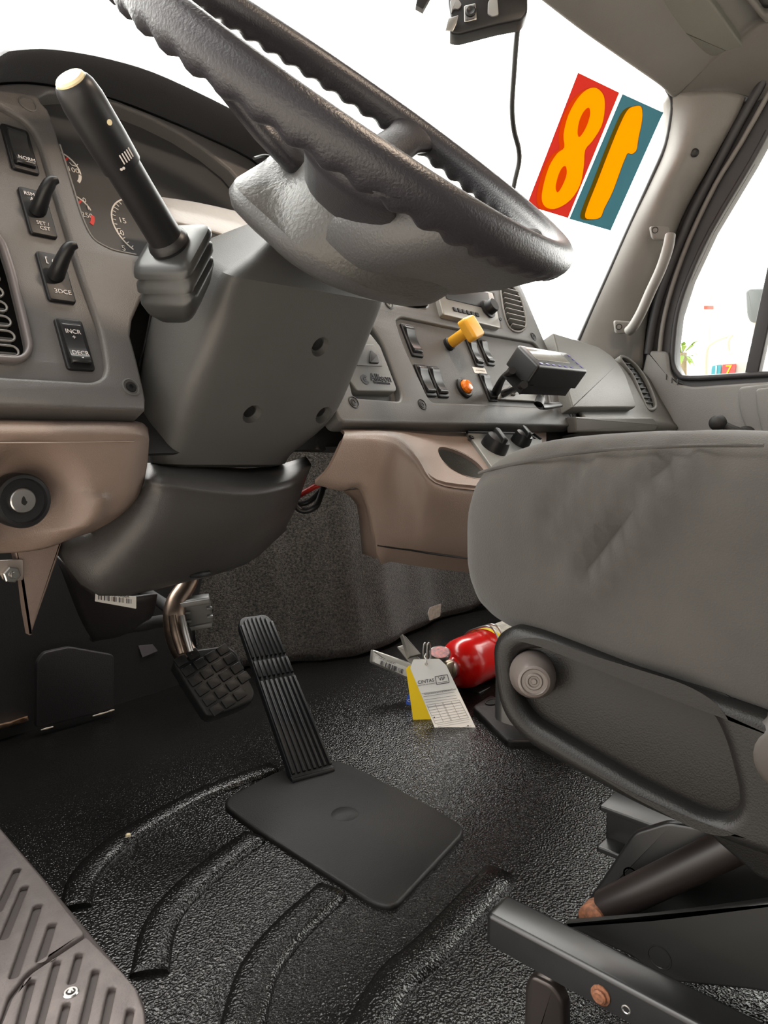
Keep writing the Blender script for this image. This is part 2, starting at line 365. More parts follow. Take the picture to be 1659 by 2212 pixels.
# headliner from the windshield header over the roof
edge = [ws(1060, -95), ws(1120, -45), ws(1176, 0), ws(1256, 61), ws(1350, 127), ws(1420, 176), ws(1446, 200)]
e0 = edge[0]; edge = [V(x, wsy(x, e0.z+.01), e0.z+.01) for x in (-.05, .15, .4, .65, .85, 1.0) if x < e0.x-.08] + edge
arc = [at(1463, 209, 'x', 1.745), at(1502, 199, 'x', 1.77), at(1555, 197, 'x', 1.81), at(1611, 208, 'x', 1.85), at(1650, 230, 'x', 1.875)]
base = edge + arc; n0 = len(edge)
hl = []
for (dy, dz, sy, sz) in ((0, 0, 0, 0), (-.012, -.012, -.012, .012), (-.05, .012, -.05, .035), (-.11, .06, -.12, .07), (-.25, .12, -.25, .11), (-.55, .15, -.55, .14), (-1.2, .15, -1.2, .14), (-1.45, .14, -1.45, .13)):
    hl.append([p + (V(0, dy, dz) if i < n0 else V(0, sy, sz*max(.25, 1-(i-n0)/5))) for i, p in enumerate(base)])
ceil = structure(patch('ceiling', hl, headliner, None, .02, 2), 'moulded grey headliner and windshield header')
ceilo = structure(box('ceiling_panel', (.92, -.03, 1.60), X, Y, (2.0, 1.5, .02), headliner, None, 0), 'roof skin above the headliner')
ceilo.name = 'trim_3'
# unseen dome lamp, added to brighten the tags and the floor
dl = thing('added_dome_lamp', 'unseen added dome lamp on the headliner', 'lamp', (.80, .08, 1.50))
lathe('lamp_base', V(.80, .08, 1.55), -Z, [(.085, 0), (.085, .03), (.078, .042), (.07, .044), (0, .044)], headliner, dl, 32)
lathe('lamp_lens', V(.80, .08, 1.508), -Z, [(.066, 0), (.062, .006), (.04, .010), (0, .011)], mat('added_lit_lens', (1, .82, .64), .4, emit=6), dl, 32)
la = bpy.data.lights.new('added_dome_light', 'AREA'); la.shape = 'DISK'; la.size = .12; la.energy = 1.6; la.color = (1, .80, .62)
lo_ = bpy.data.objects.new('added_dome_light', la); COL.objects.link(lo_); lo_.parent = dl; lo_.location = (0, 0, -.006)
# far windshield pillar
cols = [[(1449, 204), (1502, 198), (1555, 196), (1609, 208)], [(1450, 248), (1495, 245), (1545, 240), (1592, 250)], [(1437, 318), (1475, 325), (1512, 330), (1540, 345)],
        [(1407, 388), (1435, 405), (1463, 420), (1482, 450)], [(1364, 479), (1395, 495), (1428, 515), (1447, 535)], [(1312, 596), (1345, 605), (1382, 615), (1412, 620)],
        [(1270, 690), (1308, 700), (1352, 708), (1394, 710)], [(1236, 770), (1280, 780), (1335, 790), (1386, 795)]]
rows = []
for r in cols:
    a = ws(*r[0], .006); rows.append([a+V(.02, .03, 0), a, at(*r[1], 'x', 1.762), at(*r[2], 'x', 1.795), at(*r[3], 'x', 1.845), at(*r[3], 'x', 1.845)+V(.03, .02, 0)])
pil = structure(patch('trim_2', rows, greytrim, None, .01, 2), 'smooth grey trim on the far windshield pillar')
p = at(1501, 330, 'x', 1.779); nn = (CAM-p).normalized()
nn = (nn*.5+V(-.8, -.5, 0)*.5).normalized()
lathe('trim_plug', p-nn*.003, nn, [(.0095, 0), (.0095, .004), (.0075, .0055), (0, .0057)], black, pil, 18)
# windshield gasket along the pillar
tube('windshield_gasket', [ws(x, y, .004) for x, y in [(1440, 192), (1450, 213), (1450, 246), (1438, 312), (1410, 378), (1363, 481), (1311, 598), (1250, 735)]], .005, seal, pil, 8, 3)

# passenger door
DX = 1.865
DF = Frame((DX, 0, 0), -Y, Z)
win = [(1660, 284), (1625, 349), (1537, 497), (1488, 603), (1463, 681), (1454, 758), (1455, 787), (1467, 809), (1490, 817), (1608, 811)]
wl = DF.pxs(win)
zb = wl[-1][1]
hole = wl + [(-.10, zb+.004), (.15, zb+.01), (.15, 1.31), (-.28, 1.31)]
door = thing('door_1', 'grey passenger door with a split side window', 'door', (DX, .2, 0)); door['kind'] = 'structure'; del door['category']
plate('door_frame', DF, [[(-.88, .77), (-.67, 1.31), (-.45, 1.42), (.3, 1.42), (.3, -.03), (-.88, -.03)], hole], .05, seal, door, .006)
plate('door_card', Frame((DX-.022, 0, 0), -Y, Z), [rnd(Frame((DX-.022, 0, 0), -Y, Z).pxs([(1397, 757), (1441, 759), (1446, 808), (1464, 829), (1492, 836), (1668, 824)]) + [(.29, zb-.02), (.29, .03), (-.86, .03)], [.005, .012, .03, .03, .02, .0, .0, .0, .0], 4)], .021, doormat, door, .007)
DC = Frame((DX-.036, 0, 0), -Y, Z)
plate('arm_panel', DC, [rnd(DC.pxs([(1594, 836), (1668, 828)]) + [(.28, zb-.03), (.28, .2), (-.3, .2)] + DC.pxs([(1625, 960), (1596, 890)]), [.012, 0, 0, 0, 0, .03, .03], 4)], .014, doormat, door, .006)
plate('inner_panel', Frame((DX-.046, 0, 0), -Y, Z), [rnd(DC.pxs([(1633, 840), (1700, 834)]) + [(.27, zb-.04), (.27, .3), (-.2, .3)] + DC.pxs([(1655, 960), (1636, 880)]), [.012, 0, 0, 0, 0, .03, .02], 4)], .011, doormat, door, .005)
vf = Frame((DX-.0205, 0, 0), -Y, Z)
vl = spline2(vf.pxs([(1427, 806), (1440, 808), (1460, 822), (1477, 830), (1455, 829), (1436, 820)]), 4)
plate('door_vent', vf, [[tuple(q) for q in vl]], .004, black, door, .001)
for (xa, ya) in ((1440, 814), (1452, 821), (1464, 826)):
    box('vent_fin', vf.w(*vf.px(xa, ya), .0025), Z, Y, (.014, .002, .004), charcoal, door, .0005)
# window glass, divider bar and seals
plate('window_pane', Frame((DX+.02, 0, 0), -Y, Z), [hole], .004, pane, door, 0)
plate('window_divider', Frame((DX-.004, 0, 0), -Y, Z), [DF.pxs([(1607, 815), (1637, 815), (1735, 380), (1702, 372)])], .03, seal, door, .004)
tube('window_gasket', [DF.w(a, b, .004) for a, b in wl] + [DF.w(-.10, zb+.004, .004), DF.w(.15, zb+.01, .004)], .007, seal, door, 8, 3)
tube('door_weatherstrip', [at(x, y, 'x', 1.85) for x, y in [(1720, 60), (1680, 120), (1640, 190), (1608, 245), (1560, 335), (1500, 450), (1462, 540), (1428, 630), (1410, 700), (1400, 765)]], .011, seal, door, 10, 3)
tube('pillar_bead', [at(x, y, 'x', 1.856) for x, y in [(1690, 150), (1600, 310), (1545, 400), (1488, 520), (1452, 620), (1432, 700), (1424, 770)]], .006, greytrim, door, 8, 3)
# window crank on the passenger door
cr = thing('window_crank', 'black round-knobbed window crank on the passenger door', 'crank', DC.w(*DC.px(1560, 915)))
o = DC.w(*DC.px(1612, 940), .02); e = DC.w(*DC.px(1562, 914), .03)
tube('crank_arm', [o, (o+e)/2-X*.008, e], [.014, .011, .010], blackmatte, cr, 10, 3)
lathe('crank_knob', e+X*.004, -X, [(.010, -.01), (.017, 0), (.020, .012), (.018, .024), (.010, .030), (0, .031)], blackmatte, cr, 20, 60)
lathe('crank_pivot', o+X*.022, -X, [(.022, 0), (.022, .008), (.016, .014), (0, .015)], blackmatte, cr, 20, 40)
# grab handle on the pillar
gh = thing('grab_handle', 'grey vertical grab handle bolted to the far windshield pillar', 'handle', at(1345, 715, 'x', 1.755))
p1, p2 = at(1425, 503, 'x', 1.752), at(1342, 708, 'x', 1.748)
ax = (p1-p2).normalized(); side = ax.cross(V(-.8, -.6, 0)).normalized(); nrm = side.cross(ax)
if nrm.dot(CAM-p1) < 0: nrm = -nrm
up = [p1, p1+nrm*.012+side*0, at(1448, 508, 'x', 1.722), at(1443, 535, 'x', 1.712), at(1428, 580, 'x', 1.708), at(1405, 630, 'x', 1.708), at(1385, 675, 'x', 1.71), at(1368, 705, 'x', 1.715), at(1358, 715, 'x', 1.725), p2+nrm*.010, p2]
tube('grip', up[2:9], [.012, .0125, .012, .012, .012, .0125, .012], greytrim, gh, 14, 4)
for q, sgn in ((p1, 1), (p2, -1)):
    f = Frame(q+nrm*.008, side, ax)
    ob = plate('mounting_foot', f, [rnd(f.pxs([(1404, 488), (1448, 490), (1444, 520), (1410, 517)] if sgn > 0 else [(1326, 692), (1366, 695), (1364, 720), (1330, 722)]), .008, 4)], .014, greytrim, gh, .004)
    a, b = f.px(*((1415, 497) if sgn > 0 else (1337, 706)))
    lathe('bolt_hole', f.w(a, b, -.001), f.n, [(.0075, 0), (.0075, .0016), (.006, .0016), (.0055, .0005), (0, .0005)], black, ob, 16)
# sun visor
q1, q2, q3 = at(1462, 157, 'x', 1.735), at(1298, 0, 'z', 1.385), at(1622, 124, 'x', 1.80)
vu = (q1-q2).normalized(); vn = (q3-q1).cross(vu).normalized()
if vn.dot(CAM-q1) < 0: vn = -vn
VF = Frame(q1, vu, vn.cross(vu))
vis = thing('sun_visor', 'folded grey sun visor above the passenger side windshield', 'sun visor', q1)
vo = VF.pxs([(1285, -12), (1364, 66), (1460, 156), (1486, 147), (1500, 141), (1512, 150), (1540, 152), (1584, 150), (1614, 136), (1622, 122), (1547, 19), (1520, -18)])
plate('visor_panel', VF, [rnd(vo, [.003, .0, .006, .003, .004, .004, .01, .02, .02, .02, .02, .01], 4)], .02, visormat, vis, .004)
lathe('visor_pivot', VF.w(*VF.px(1504, 144), -.004), VF.n, [(.009, 0), (.009, .004), (.006, .006), (0, .006)], greytrim, vis, 16)
oc = thing('overhead_bin', 'dark slot in the grey overhead bin beside the visor', 'overhead bin', dep(1648, 20, 1.45))
OF = Frame(dep(1640, 20, 1.47), VF.u, VF.v)
plate('bin_rim', OF, [rnd(OF.pxs([(1585, -30), (1690, -30), (1690, 50), (1655, 55), (1610, 0)]), .015, 4), rnd(OF.pxs([(1622, -12), (1680, -14), (1680, 28), (1652, 32)]), .008, 4)], .02, headliner, oc, .004)
plate('bin_back', OF.sub(0, 0, -.014), [rnd(OF.pxs([(1600, -20), (1690, -25), (1690, 45), (1650, 45)]), .01, 3)], .004, black, oc, .001)
# carpeted engine tunnel and firewall face
def ytun(x):
    P = [(.62, 1.25), (.80, 1.245), (.90, 1.20), (.99, 1.135), (1.06, 1.085), (1.12, 1.058), (1.2, 1.055), (1.35, 1.09), (1.5, 1.115), (1.62, 1.10), (1.68, 1.085), (1.70, 1.14)]
    for (a, b), (c, d) in zip(P, P[1:]):
        if x <= c: t = (x-a)/(c-a); t = t*t*(3-2*t); return b+(d-b)*t
    return P[-1][1]
xs = [.82+.88*i/44 for i in range(45)]
rows = []
for j, z in enumerate([-.005, .0, .012, .04, .09, .16, .24, .32, .40, .47, .55]):
    r = []
    for x in xs:
        zz = z
        y = ytun(x) + .16*z + (.02 if z < .001 else 0) + .05*max(0, z-.2)*math.sin(x*9)
        if x > 1.6 and z < .06: zz = z + (x-1.6)**2*5*(1-z/.06)
        zz += fz(x, 1.0)*(1 if z < .3 else 0)
        y += .004*noise.noise(V(x*14, z*14, 2))
        r.append(V(x, y, zz))
    rows.append(r)
structure(patch('wall_tunnel', rows, carpet, None, .012, 1), 'grey speckled carpet over the engine tunnel and firewall')

# ================================================================== dashboard, driver side
def cut(ob, cutter):                          # cut a real opening, then drop the cutting shape
    md = ob.modifiers.new('cut', 'BOOLEAN'); md.operation = 'DIFFERENCE'; md.object = cutter; md.solver = 'EXACT'
    bpy.context.view_layer.update()
    me = bpy.data.meshes.new_from_object(ob.evaluated_get(bpy.context.evaluated_depsgraph_get()))
    old = ob.data; ob.modifiers.clear(); ob.data = me; me.name = old.name; bpy.data.meshes.remove(old)
    cm = cutter.data; bpy.data.objects.remove(cutter); bpy.data.meshes.remove(cm)
    for p in me.polygons: p.use_smooth = True
    me.set_sharp_from_angle(angle=math.radians(35)); return ob
def recut(ob, cutter, m):
    cut(ob, cutter); ob.data.materials.clear(); ob.data.materials.append(m)
    for p in ob.data.polygons: p.material_index = 0
    return ob
def pxrows(rows): return [[at(x, y, 'y', w) for x, y, w in r] for r in rows]

# --- instrument hood (arched brow over the gauges)
lip = [V(.06, .80, .74), V(.09, .80, .82), V(.15, .80, .875)] + [at(x, y, 'y', .80) for x, y in [(-40, 118), (20, 110), (90, 105), (160, 112), (240, 128), (330, 155), (430, 200), (520, 246), (620, 306)]]
lip += [V(.735, .80, .895), V(.775, .80, .85), V(.795, .80, .79)]
lip = spline2(lip, 3, False)
def inner(p, k): c = V(.46, 0, .74); q = c+(V(p.x, 0, p.z)-c)*k; return q
def dashy(z): return .70+.49*(z-.586)
arch_in = [V(q.x, dashy(q.z)-.002, q.z) for q in (inner(p, .93) for p in lip)]
def up(p, k, y): q = inner(p, k); return V(q.x, y, q.z)
hood_rows = [arch_in, [up(p, .962, .825) for p in lip], [up(p, .985, .804) for p in lip], [V(p.x, .801, p.z) for p in lip], [up(p, 1.014, .805) for p in lip], [up(p, 1.022, .82) for p in lip],
             [up(p, 1.0, .90) for p in lip], [V(q.x, .99, max(.70, q.z-.09)) for q in (inner(p, .95) for p in lip)], [V(p.x, 1.03, .70) for p in lip]]
hood = thing('instrument_hood', 'dark arched brow of the dashboard over the gauges', 'dash hood', (.46, .9, .70))
loft('hood_shell', hood_rows, mat('hood_grey_plastic', (.055, .055, .060), .55, bump=.25, bscale=700), hood, cap=False, closed=False, smooth=60)

# --- driver switch panel
lsp = thing('switch_panel', 'grey driver side dash panel with vent, rocker switches and gauge opening', 'dash panel', (.33, .69, .545))
right = DASH.pxs([(316, 862), (312, 840), (298, 780), (283, 724), (287, 690), (309, 640), (318, 610)])
bot = right[0][1]-.012
outer = [(.06, bot), (right[0][0]-.004, bot)] + right + [(.48, .10), (.66, .10), (.69, .13)] + [(p.x, (p.z-.586)/.898) for p in arch_in[::-1][2:-2]]
rec_px = [(-70, 806), (0, 812), (120, 819), (200, 824), (222, 815), (231, 795), (220, 716), (168, 572), (124, 427), (87, 306), (70, 275), (52, 256), (0, 225), (-70, 205)]
rec = [tuple(p) for p in rnd(DASH.pxs(rec_px), [0, .01, .01, .008, .006, .008, .02, .02, .02, .02, .01, .01, .02, 0], 3)]
hl_ = [(104, 235), (118, 270), (130, 311), (153, 384), (170, 440), (185, 482), (203, 514), (229, 531), (252, 540), (295, 549)]
clu = DASH.pxs(hl_) + [(.50, .149), (.57, .154), (.62, .175), (.652, .22), (.655, .28), (.63, .332), (.56, .368), (.48, .378), (.41, .368), (.375, .345)]
clu = [tuple(p) for p in spline2(clu, 2)]
plate('panel_face', DASH, [outer, rec, clu], .03, panelgrey, lsp, .0045, 4, origin=(.33, .69, .545))
REC = DASH.sub(0, 0, -.007)
recb = [tuple(Vector(p)) for p in offset2(rec[::-1] if area2(rec) < 0 else rec, -.006)]
ventl = rnd(REC.pxs([(-70, 470), (-5, 520), (18, 590), (45, 700), (57, 755), (40, 775), (0, 772), (-70, 768)]), [0, .01, .01, .01, .012, .012, .01, 0], 4)
plate('recessed_bed', REC, [recb, ventl], .006, panelgrey, lsp, .001)
lipo = offset2(ventl if area2(ventl) > 0 else ventl[::-1], -.006)
plate('vent_rim', DASH.sub(0, 0, -.001), [lipo, ventl], .008, mat('satin_grey_rim', (.16, .14, .14), .32), lsp, .0028)
plate('vent_back', DASH.sub(0, 0, -.045), [lipo], .004, hollow, lsp, 0)
vA, vB = DASH.px(0, 772), DASH.px(-3, 560)
for k in range(10):
    b = vA[1]+.008+.0160*k; aR = DASH.px(52, 755)[0]-.004
    f = Frame(DASH.w(0, b, -.010), X, V(0, -.9, .35))
    plate('vent_louver', f, [rnd([(.165, -.010), (aR, -.010), (aR, .004), (.165, .004)], [.001, .006, .003, .001], 4)], .0022, charcoal, lsp, .0008)
    tube('louver_edge', [DASH.w(.165, b-.0035, -.0035), *[DASH.w(aR-.0055+.0055*math.cos(t), b+.002+.0055*math.sin(t), -.0035) for t in [(-.5+k2/8)*math.pi for k2 in range(9)]], DASH.w(.165, b+.0075, -.0035)], .0011, greytrim, lsp, 6)
# gauge cluster
cl = thing('gauge_cluster', 'dark instrument cluster with oil, temperature and speed dials', 'gauge cluster', DASH.w(.5, .14, -.022))
CF = DASH.sub(0, 0, -.020)
plate('dial_plate', CF, [offset2(clu if area2(clu) > 0 else clu[::-1], -.006)], .004, dialface, cl, 0)
def gauge(cpx, r_, spans, words, ndl):
    c = CF.px(*cpx)
    for r0, r1, a0, a1, m in spans: arcband('dial_arc', CF, c, r0*r_, r1*r_, a0, a1, m, cl, 16, off=.0006)
    for s, px_, sz in words: q = CF.px(*px_); text('dial_numeral', s, CF, q[0], q[1], sz, dialwhite, cl)
    for a in ndl:
        p = Vector(c)+Vector((math.cos(math.radians(a)), math.sin(math.radians(a))))*r_*.62; q = Vector(c)+Vector((math.cos(math.radians(a)), math.sin(math.radians(a))))*r_*.86
        plate('dial_tick', CF.sub(0, 0, .0008), [slot(p, q, .0011)], .0006, dialred, cl, 0)
gauge((128, 362), .0250, [(.93, 1.0, 75, -5, dialwhite), (.86, 1.0, -8, -38, dialwhite)], [('100', (158, 368), .0095)], [52])
gauge((156, 455), .0245, [(.93, 1.0, 100, 15, dialwhite), (.84, 1.02, -2, -36, dialred)], [('0', (182, 433), .009), ('250', (188, 466), .0095)], [50])
c = CF.px(316, 497); rs = .044
arcband('dial_arc', CF, c, rs*.96, rs, 100, 232, dialwhite, cl, 24, off=.0006)
for k in range(15):
    a = math.radians(102+9*k); p = Vector(c)+Vector((math.cos(a), math.sin(a)))*rs*(.88 if k % 5 else .84); q = Vector(c)+Vector((math.cos(a), math.sin(a)))*rs*.94
    plate('dial_tick', CF.sub(0, 0, .0008), [slot(p, q, .0005)], .0006, dialwhite, cl, 0)
for s, q in (('15', (264, 477)), ('10', (259, 503)), ('5', (267, 537))): w = CF.px(*q); text('dial_numeral', s, CF, w[0], w[1], .0105, dialwhite, cl)
q = CF.px(157, 356); tube('oil_symbol', [CF.w(q[0]-.004, q[1]+.001, .001), CF.w(q[0]-.002, q[1]-.002, .001), CF.w(q[0]+.003, q[1]-.002, .001), CF.w(q[0]+.006, q[1]+.002, .001)], .0006, dialwhite, cl, 5)
q = CF.px(189, 449); tube('temperature_symbol', [CF.w(q[0], q[1]+.004, .001), CF.w(q[0], q[1]-.003, .001)], .0006, dialwhite, cl, 5)
tube('cluster_trim', [DASH.w(*DASH.px(x, y), -.001) for x, y in hl_[2:]], .0011, greytrim, cl, 6, 3)

# --- rocker switches
def padz(t, tilt): return .0098-.0050*(1-t*t)+.0022*t*tilt
def rocker(parent, fr, a, b, w, h, lever=False, words=(), tilt=0, rot=0):
    f = fr.sub(a, b, 0, rot)
    body = plate('rocker_switch', f.sub(0, 0, .004), [rect(0, 0, w, h, .004)], .008, black, parent, .0018)
    if lever:
        P = [f.w(0, .002, .004), f.w(.0, .004, .014), f.w(.002, .010, .026), f.w(.006, .0155, .034), f.w(.012, .0165, .038)]
        tube('toggle_lever', P, [.0105, .0095, .0085, .0075, .004], black, body, 14, 4, .8)
    else:
        n = 12; rows_ = []
        for k in range(n+1):
            t = -1+2*k/n; z = padz(t, tilt)
            if abs(t) > .99: z -= .003
            rows_.append([f.w(s*(w*.36)*(1 if abs(s) < .99 else 1), t*h*.40, z+zz) for s, zz in ((-1, -.004), (-.92, 0), (0, -.0003), (.92, 0), (1, -.004))])
        patch('rocker_paddle', rows_, mat_paddle, body, .003, 0, smooth=60)
    for s, dx, dy, sz in words: text('legend', s, f, dx, dy, sz, legend, body, padz(dy/(h*.4), tilt)+.0006 if not lever else .0046)
    return body
mat_paddle = mat('rocker_satin_black', (.030, .030, .031), .28)
su = REC.px(118, 603)[0]
def rv(y): return REC.px(0, y)[1]
for (px_, lev, words) in (((38, 325), False, [('NORM', .001, -.017, .006)]), ((76, 462), True, [('RSM /', -.003, .0205, .0062), ('ACC', .001, .0145, .0062), ('SET /', .001, -.0145, .0062), ('CST', .002, -.0205, .0062)]),
                          ((121, 603), True, [('[', -.006, .019, .009), ('(D', .003, .018, .0075), ('3DCE', .002, -.018, .0072)]), ((159, 747), False, [('INCR', 0, .0125, .0068), ('+', 0, .0065, .007), ('DECR', .001, -.0125, .0068), ('-', .001, -.018, .008)])):
    a, b = REC.px(*px_); rocker(lsp, REC, su+.0005, b, .0285, .058, lev, words, -.5)
a, b = DASH.px(283, 836); lathe('screw_well', DASH.w(a, b, -.0008), DASH.n, [(.0100, 0), (.0100, .0016), (.0085, .0020), (.0078, .0004), (0, .0004)], charcoal, lsp, 20); screw(lsp, DASH, a, b, .009, .002)
a, b = DASH.px(60, 225); lathe('screw_well', DASH.w(a, b, -.0008), DASH.n, [(.0100, 0), (.0100, .0016), (.0085, .0020), (.0078, .0004), (0, .0004)], charcoal, lsp, 20)

# --- taupe knee panel with the ignition lock
kp = thing('knee_panel', 'taupe lower dash panel with the ignition lock in a round bowl', 'dash panel', at(100, 1180, 'y', .70))
R = [[(-120, 903, .715), (0, 904, .715), (120, 906, .715), (240, 908, .715), (300, 911, .716), (320, 924, .725)],
     [(-120, 911, .684), (0, 912, .684), (120, 914, .684), (240, 915, .684), (300, 919, .688), (321, 936, .705)],
     [(-120, 932, .672), (0, 932, .672), (120, 932, .672), (240, 932, .672), (300, 935, .675), (322, 945, .69)],
     [(-120, 956, .674), (0, 956, .674), (120, 955, .674), (240, 953, .674), (300, 953, .677), (322, 955, .69)],
     [(-120, 1000, .680), (0, 1000, .680), (120, 1000, .680), (240, 1008, .680), (292, 1010, .684), (318, 1004, .70)],
     [(-120, 1060, .688), (0, 1060, .688), (120, 1060, .688), (230, 1065, .688), (283, 1066, .694), (307, 1055, .71)],
     [(-120, 1120, .698), (0, 1130, .698), (110, 1130, .698), (200, 1122, .70), (252, 1108, .706), (290, 1090, .72)],
     [(-120, 1165, .71), (0, 1172, .71), (75, 1165, .71), (140, 1150, .712), (205, 1136, .72), (245, 1126, .735)],
     [(-120, 1190, .74), (0, 1195, .74), (75, 1187, .74), (135, 1168, .742), (205, 1148, .75), (240, 1134, .76)]]
G = refine(pxrows(R), 6)
ign = at(58, 1083, 'y', .69)
for r in G:
    for p in r:
        d = math.hypot(p.x-ign.x, (p.z-ign.z)*1.0); k = max(0, min(1, (.062-d)/.034)); k = k*k*(3-2*k)
        p.y += .030*k*(1.0+(p.z-ign.z)*6) - .010*max(0, 1-abs(d-.066)/.02)*(1 if p.z < ign.z else .0)
patch('panel_shell', G, taupe, kp, .004, 0, smooth=60)
tube('seam', [at(x, y, 'y', .6735) for x, y in ((-60, 956.5), (100, 956), (290, 953.5))], .0006, mat('taupe_seam', (.33, .26, .215), .5), kp, 5)
fi = Frame(V(ign.x, .705, ign.z), X, Z)
il = thing('ignition_lock', 'round black ignition lock with a brushed steel key cylinder', 'ignition lock', fi.o)
lathe('lock_bezel', fi.w(0, 0, -.008), fi.n, [(.0262, 0), (.0262, .014), (.0245, .017), (.0215, .0175), (.0205, .013), (.0125, .012), (0, .012)], black, il, 40)
lathe('key_cylinder', fi.w(0, 0, .003), fi.n, [(.0118, 0), (.0118, .004), (.0108, .005), (0, .0052)], steel, il, 32)
plate('keyhole', fi.sub(0, 0, .0084), [[tuple(q) for q in spline2([(0, .0045), (.0014, .0025), (.0022, 0), (.0032, -.001), (.0022, -.003), (.0004, -.0042), (-.0022, -.002), (-.0016, .002)], 3)]], .0008, hollow, il, 0)
# fin and bracket below the knee panel
fn = thing('dash_support_fin', 'tapering taupe support fin below the knee panel', 'bracket', at(65, 1372, 'y', .76))
ff = Frame((0, .765, 0), X, Z)
plate('fin', ff, [rnd(ff.pxs([(30, 1180), (140, 1150), (122, 1215), (66, 1375), (56, 1320), (48, 1255)]), .002, 3)], .012, taupe, fn, .002)
bf = Frame((0, .762, 0), X, Z)
br = plate('bracket_tab', bf, [rnd(bf.pxs([(-20, 1212), (50, 1208), (50, 1254), (8, 1254), (0, 1240), (-20, 1240)]), .002, 2)], .003, mat('plated_steel', (.42, .36, .32), .4, metal=.8), fn, .0006)
a, b = bf.px(22, 1240); lathe('nut', bf.w(a, b, 0), bf.n, [(.0088, 0), (.0088, .005), (.0075, .006), (.0045, .006), (.0045, .004), (0, .004)], steel, fn, 6, 20)
lathe('stud', bf.w(a+.001, b, .002), bf.n, [(.0036, 0), (.0036, .008), (.003, .009), (0, .009)], steel, fn, 12)

# ================================================================== steering
# --- column shroud
sh = thing('steering_column_shroud', 'large dark grey plastic shroud around the steering column', 'column shroud', (.55, .70, .49))
def ring(FL, FR, BR, BL): return [Vector(p) for p in rnd([FL, FR, BR, BL], [.022, .034, .02, .02], 6)]
K = [ring(at(374, 985, 'x', .442), at(640, 988, 'y', .712), V(.655, .80, .50), V(.430, .755, .496)),
     ring(at(412, 865, 'x', .440), at(735, 905, 'y', .672), V(.690, .79, .56), V(.414, .745, .555)),
     ring(at(455, 740, 'x', .438), at(792, 785, 'y', .632), V(.700, .79, .63), V(.434, .75, .64)),
     ring(at(488, 612, 'x', .436), at(842, 668, 'y', .592), V(.690, .78, .72), V(.470, .75, .73))]
rings = [list(c) for c in zip(*[spline2(list(c), 5, False) for c in zip(*K)])]
def shrink(r, k, d): c = sum(r, V(0, 0, 0))/len(r); return [c+(p-c)*k+d for p in r]
NC = V(0, -.655, .756)
rings = [shrink(rings[0], .86, V(0, .012, -.014)), shrink(rings[0], .965, V(0, .004, -.010))] + rings + [shrink(rings[-1], .985, NC*.008), shrink(rings[-1], .93, NC*.014), shrink(rings[-1], .72, NC*.030), shrink(rings[-1], .45, NC*.060)]
shroud = loft('shroud_shell', rings, coal, sh, smooth=50)
def shp(px, py):                              # point on the front face of the shroud
    a, b, c = at(488, 612, 'x', .436), at(842, 668, 'y', .592), at(412, 865, 'x', .440); n = (b-a).cross(c-a).normalized()
    if n.dot(CAM-a) < 0: n = -n
    d = ray(px, py); return CAM+d*((a-CAM).dot(n)/d.dot(n)), n
for (x, y) in ((690, 748), (543, 893), (695, 893)):
    p, n = shp(x, y)
    cu_ = lathe('cutter', p-n*.006, n, [(.0105, 0), (.0125, .004), (.0135, .03), (0, .03)], coal, None, 24)
    recut(shroud, cu_, coal)
for (x, y) in ((690, 748), (543, 893), (695, 893)):
    p, n = shp(x, y); lathe('screw', p-n*.0058, n, [(.008, 0), (.008, .0015), (.006, .002), (0, .002)], black, sh, 14)
tube('shroud_seam', [at(x, y, 'x', .4335-.01) for x, y in ((333, 640), (318, 720), (300, 790))], .0012, black, sh, 6, 3)
# --- lower column cover
lc = thing('lower_column_cover', 'dark knee cover below the steering column with a rounded ledge', 'column cover', (.5, .74, .33))
R = [[(316, 1000, .77), (335, 1000, .75), (430, 1003, .745), (530, 1012, .745), (615, 1000, .745), (660, 985, .76)],
     [(308, 1012, .755), (332, 1016, .71), (430, 1030, .695), (540, 1045, .685), (622, 1030, .69), (672, 1003, .73)],
     [(302, 1028, .745), (328, 1038, .692), (428, 1055, .68), (540, 1064, .672), (626, 1048, .676), (668, 1018, .72)],
     [(292, 1045, .745), (324, 1060, .695), (424, 1076, .682), (540, 1082, .674), (626, 1062, .68), (661, 1035, .72)],
     [(205, 1120, .755), (286, 1150, .706), (400, 1165, .695), (525, 1158, .693), (606, 1122, .70), (640, 1095, .74)],
     [(120, 1178, .775), (222, 1272, .736), (390, 1248, .742), (528, 1212, .747), (588, 1166, .755), (618, 1140, .78)],
     [(116, 1186, .80), (214, 1287, .77), (392, 1260, .775), (530, 1219, .78), (592, 1170, .79), (622, 1142, .81)]]
lower = patch('cover_shell', refine(pxrows(R), 3), mat('lower_cover_plastic', (.050, .047, .0455), .38, bump=.2, bscale=900), lc, .004, 0, smooth=70)
q = at(432, 1240, 'y', .742); tube('clip_notch', [q-X*.014, q, q+X*.014], [.003, .0055, .003], black, lc, 8, 3, .7)

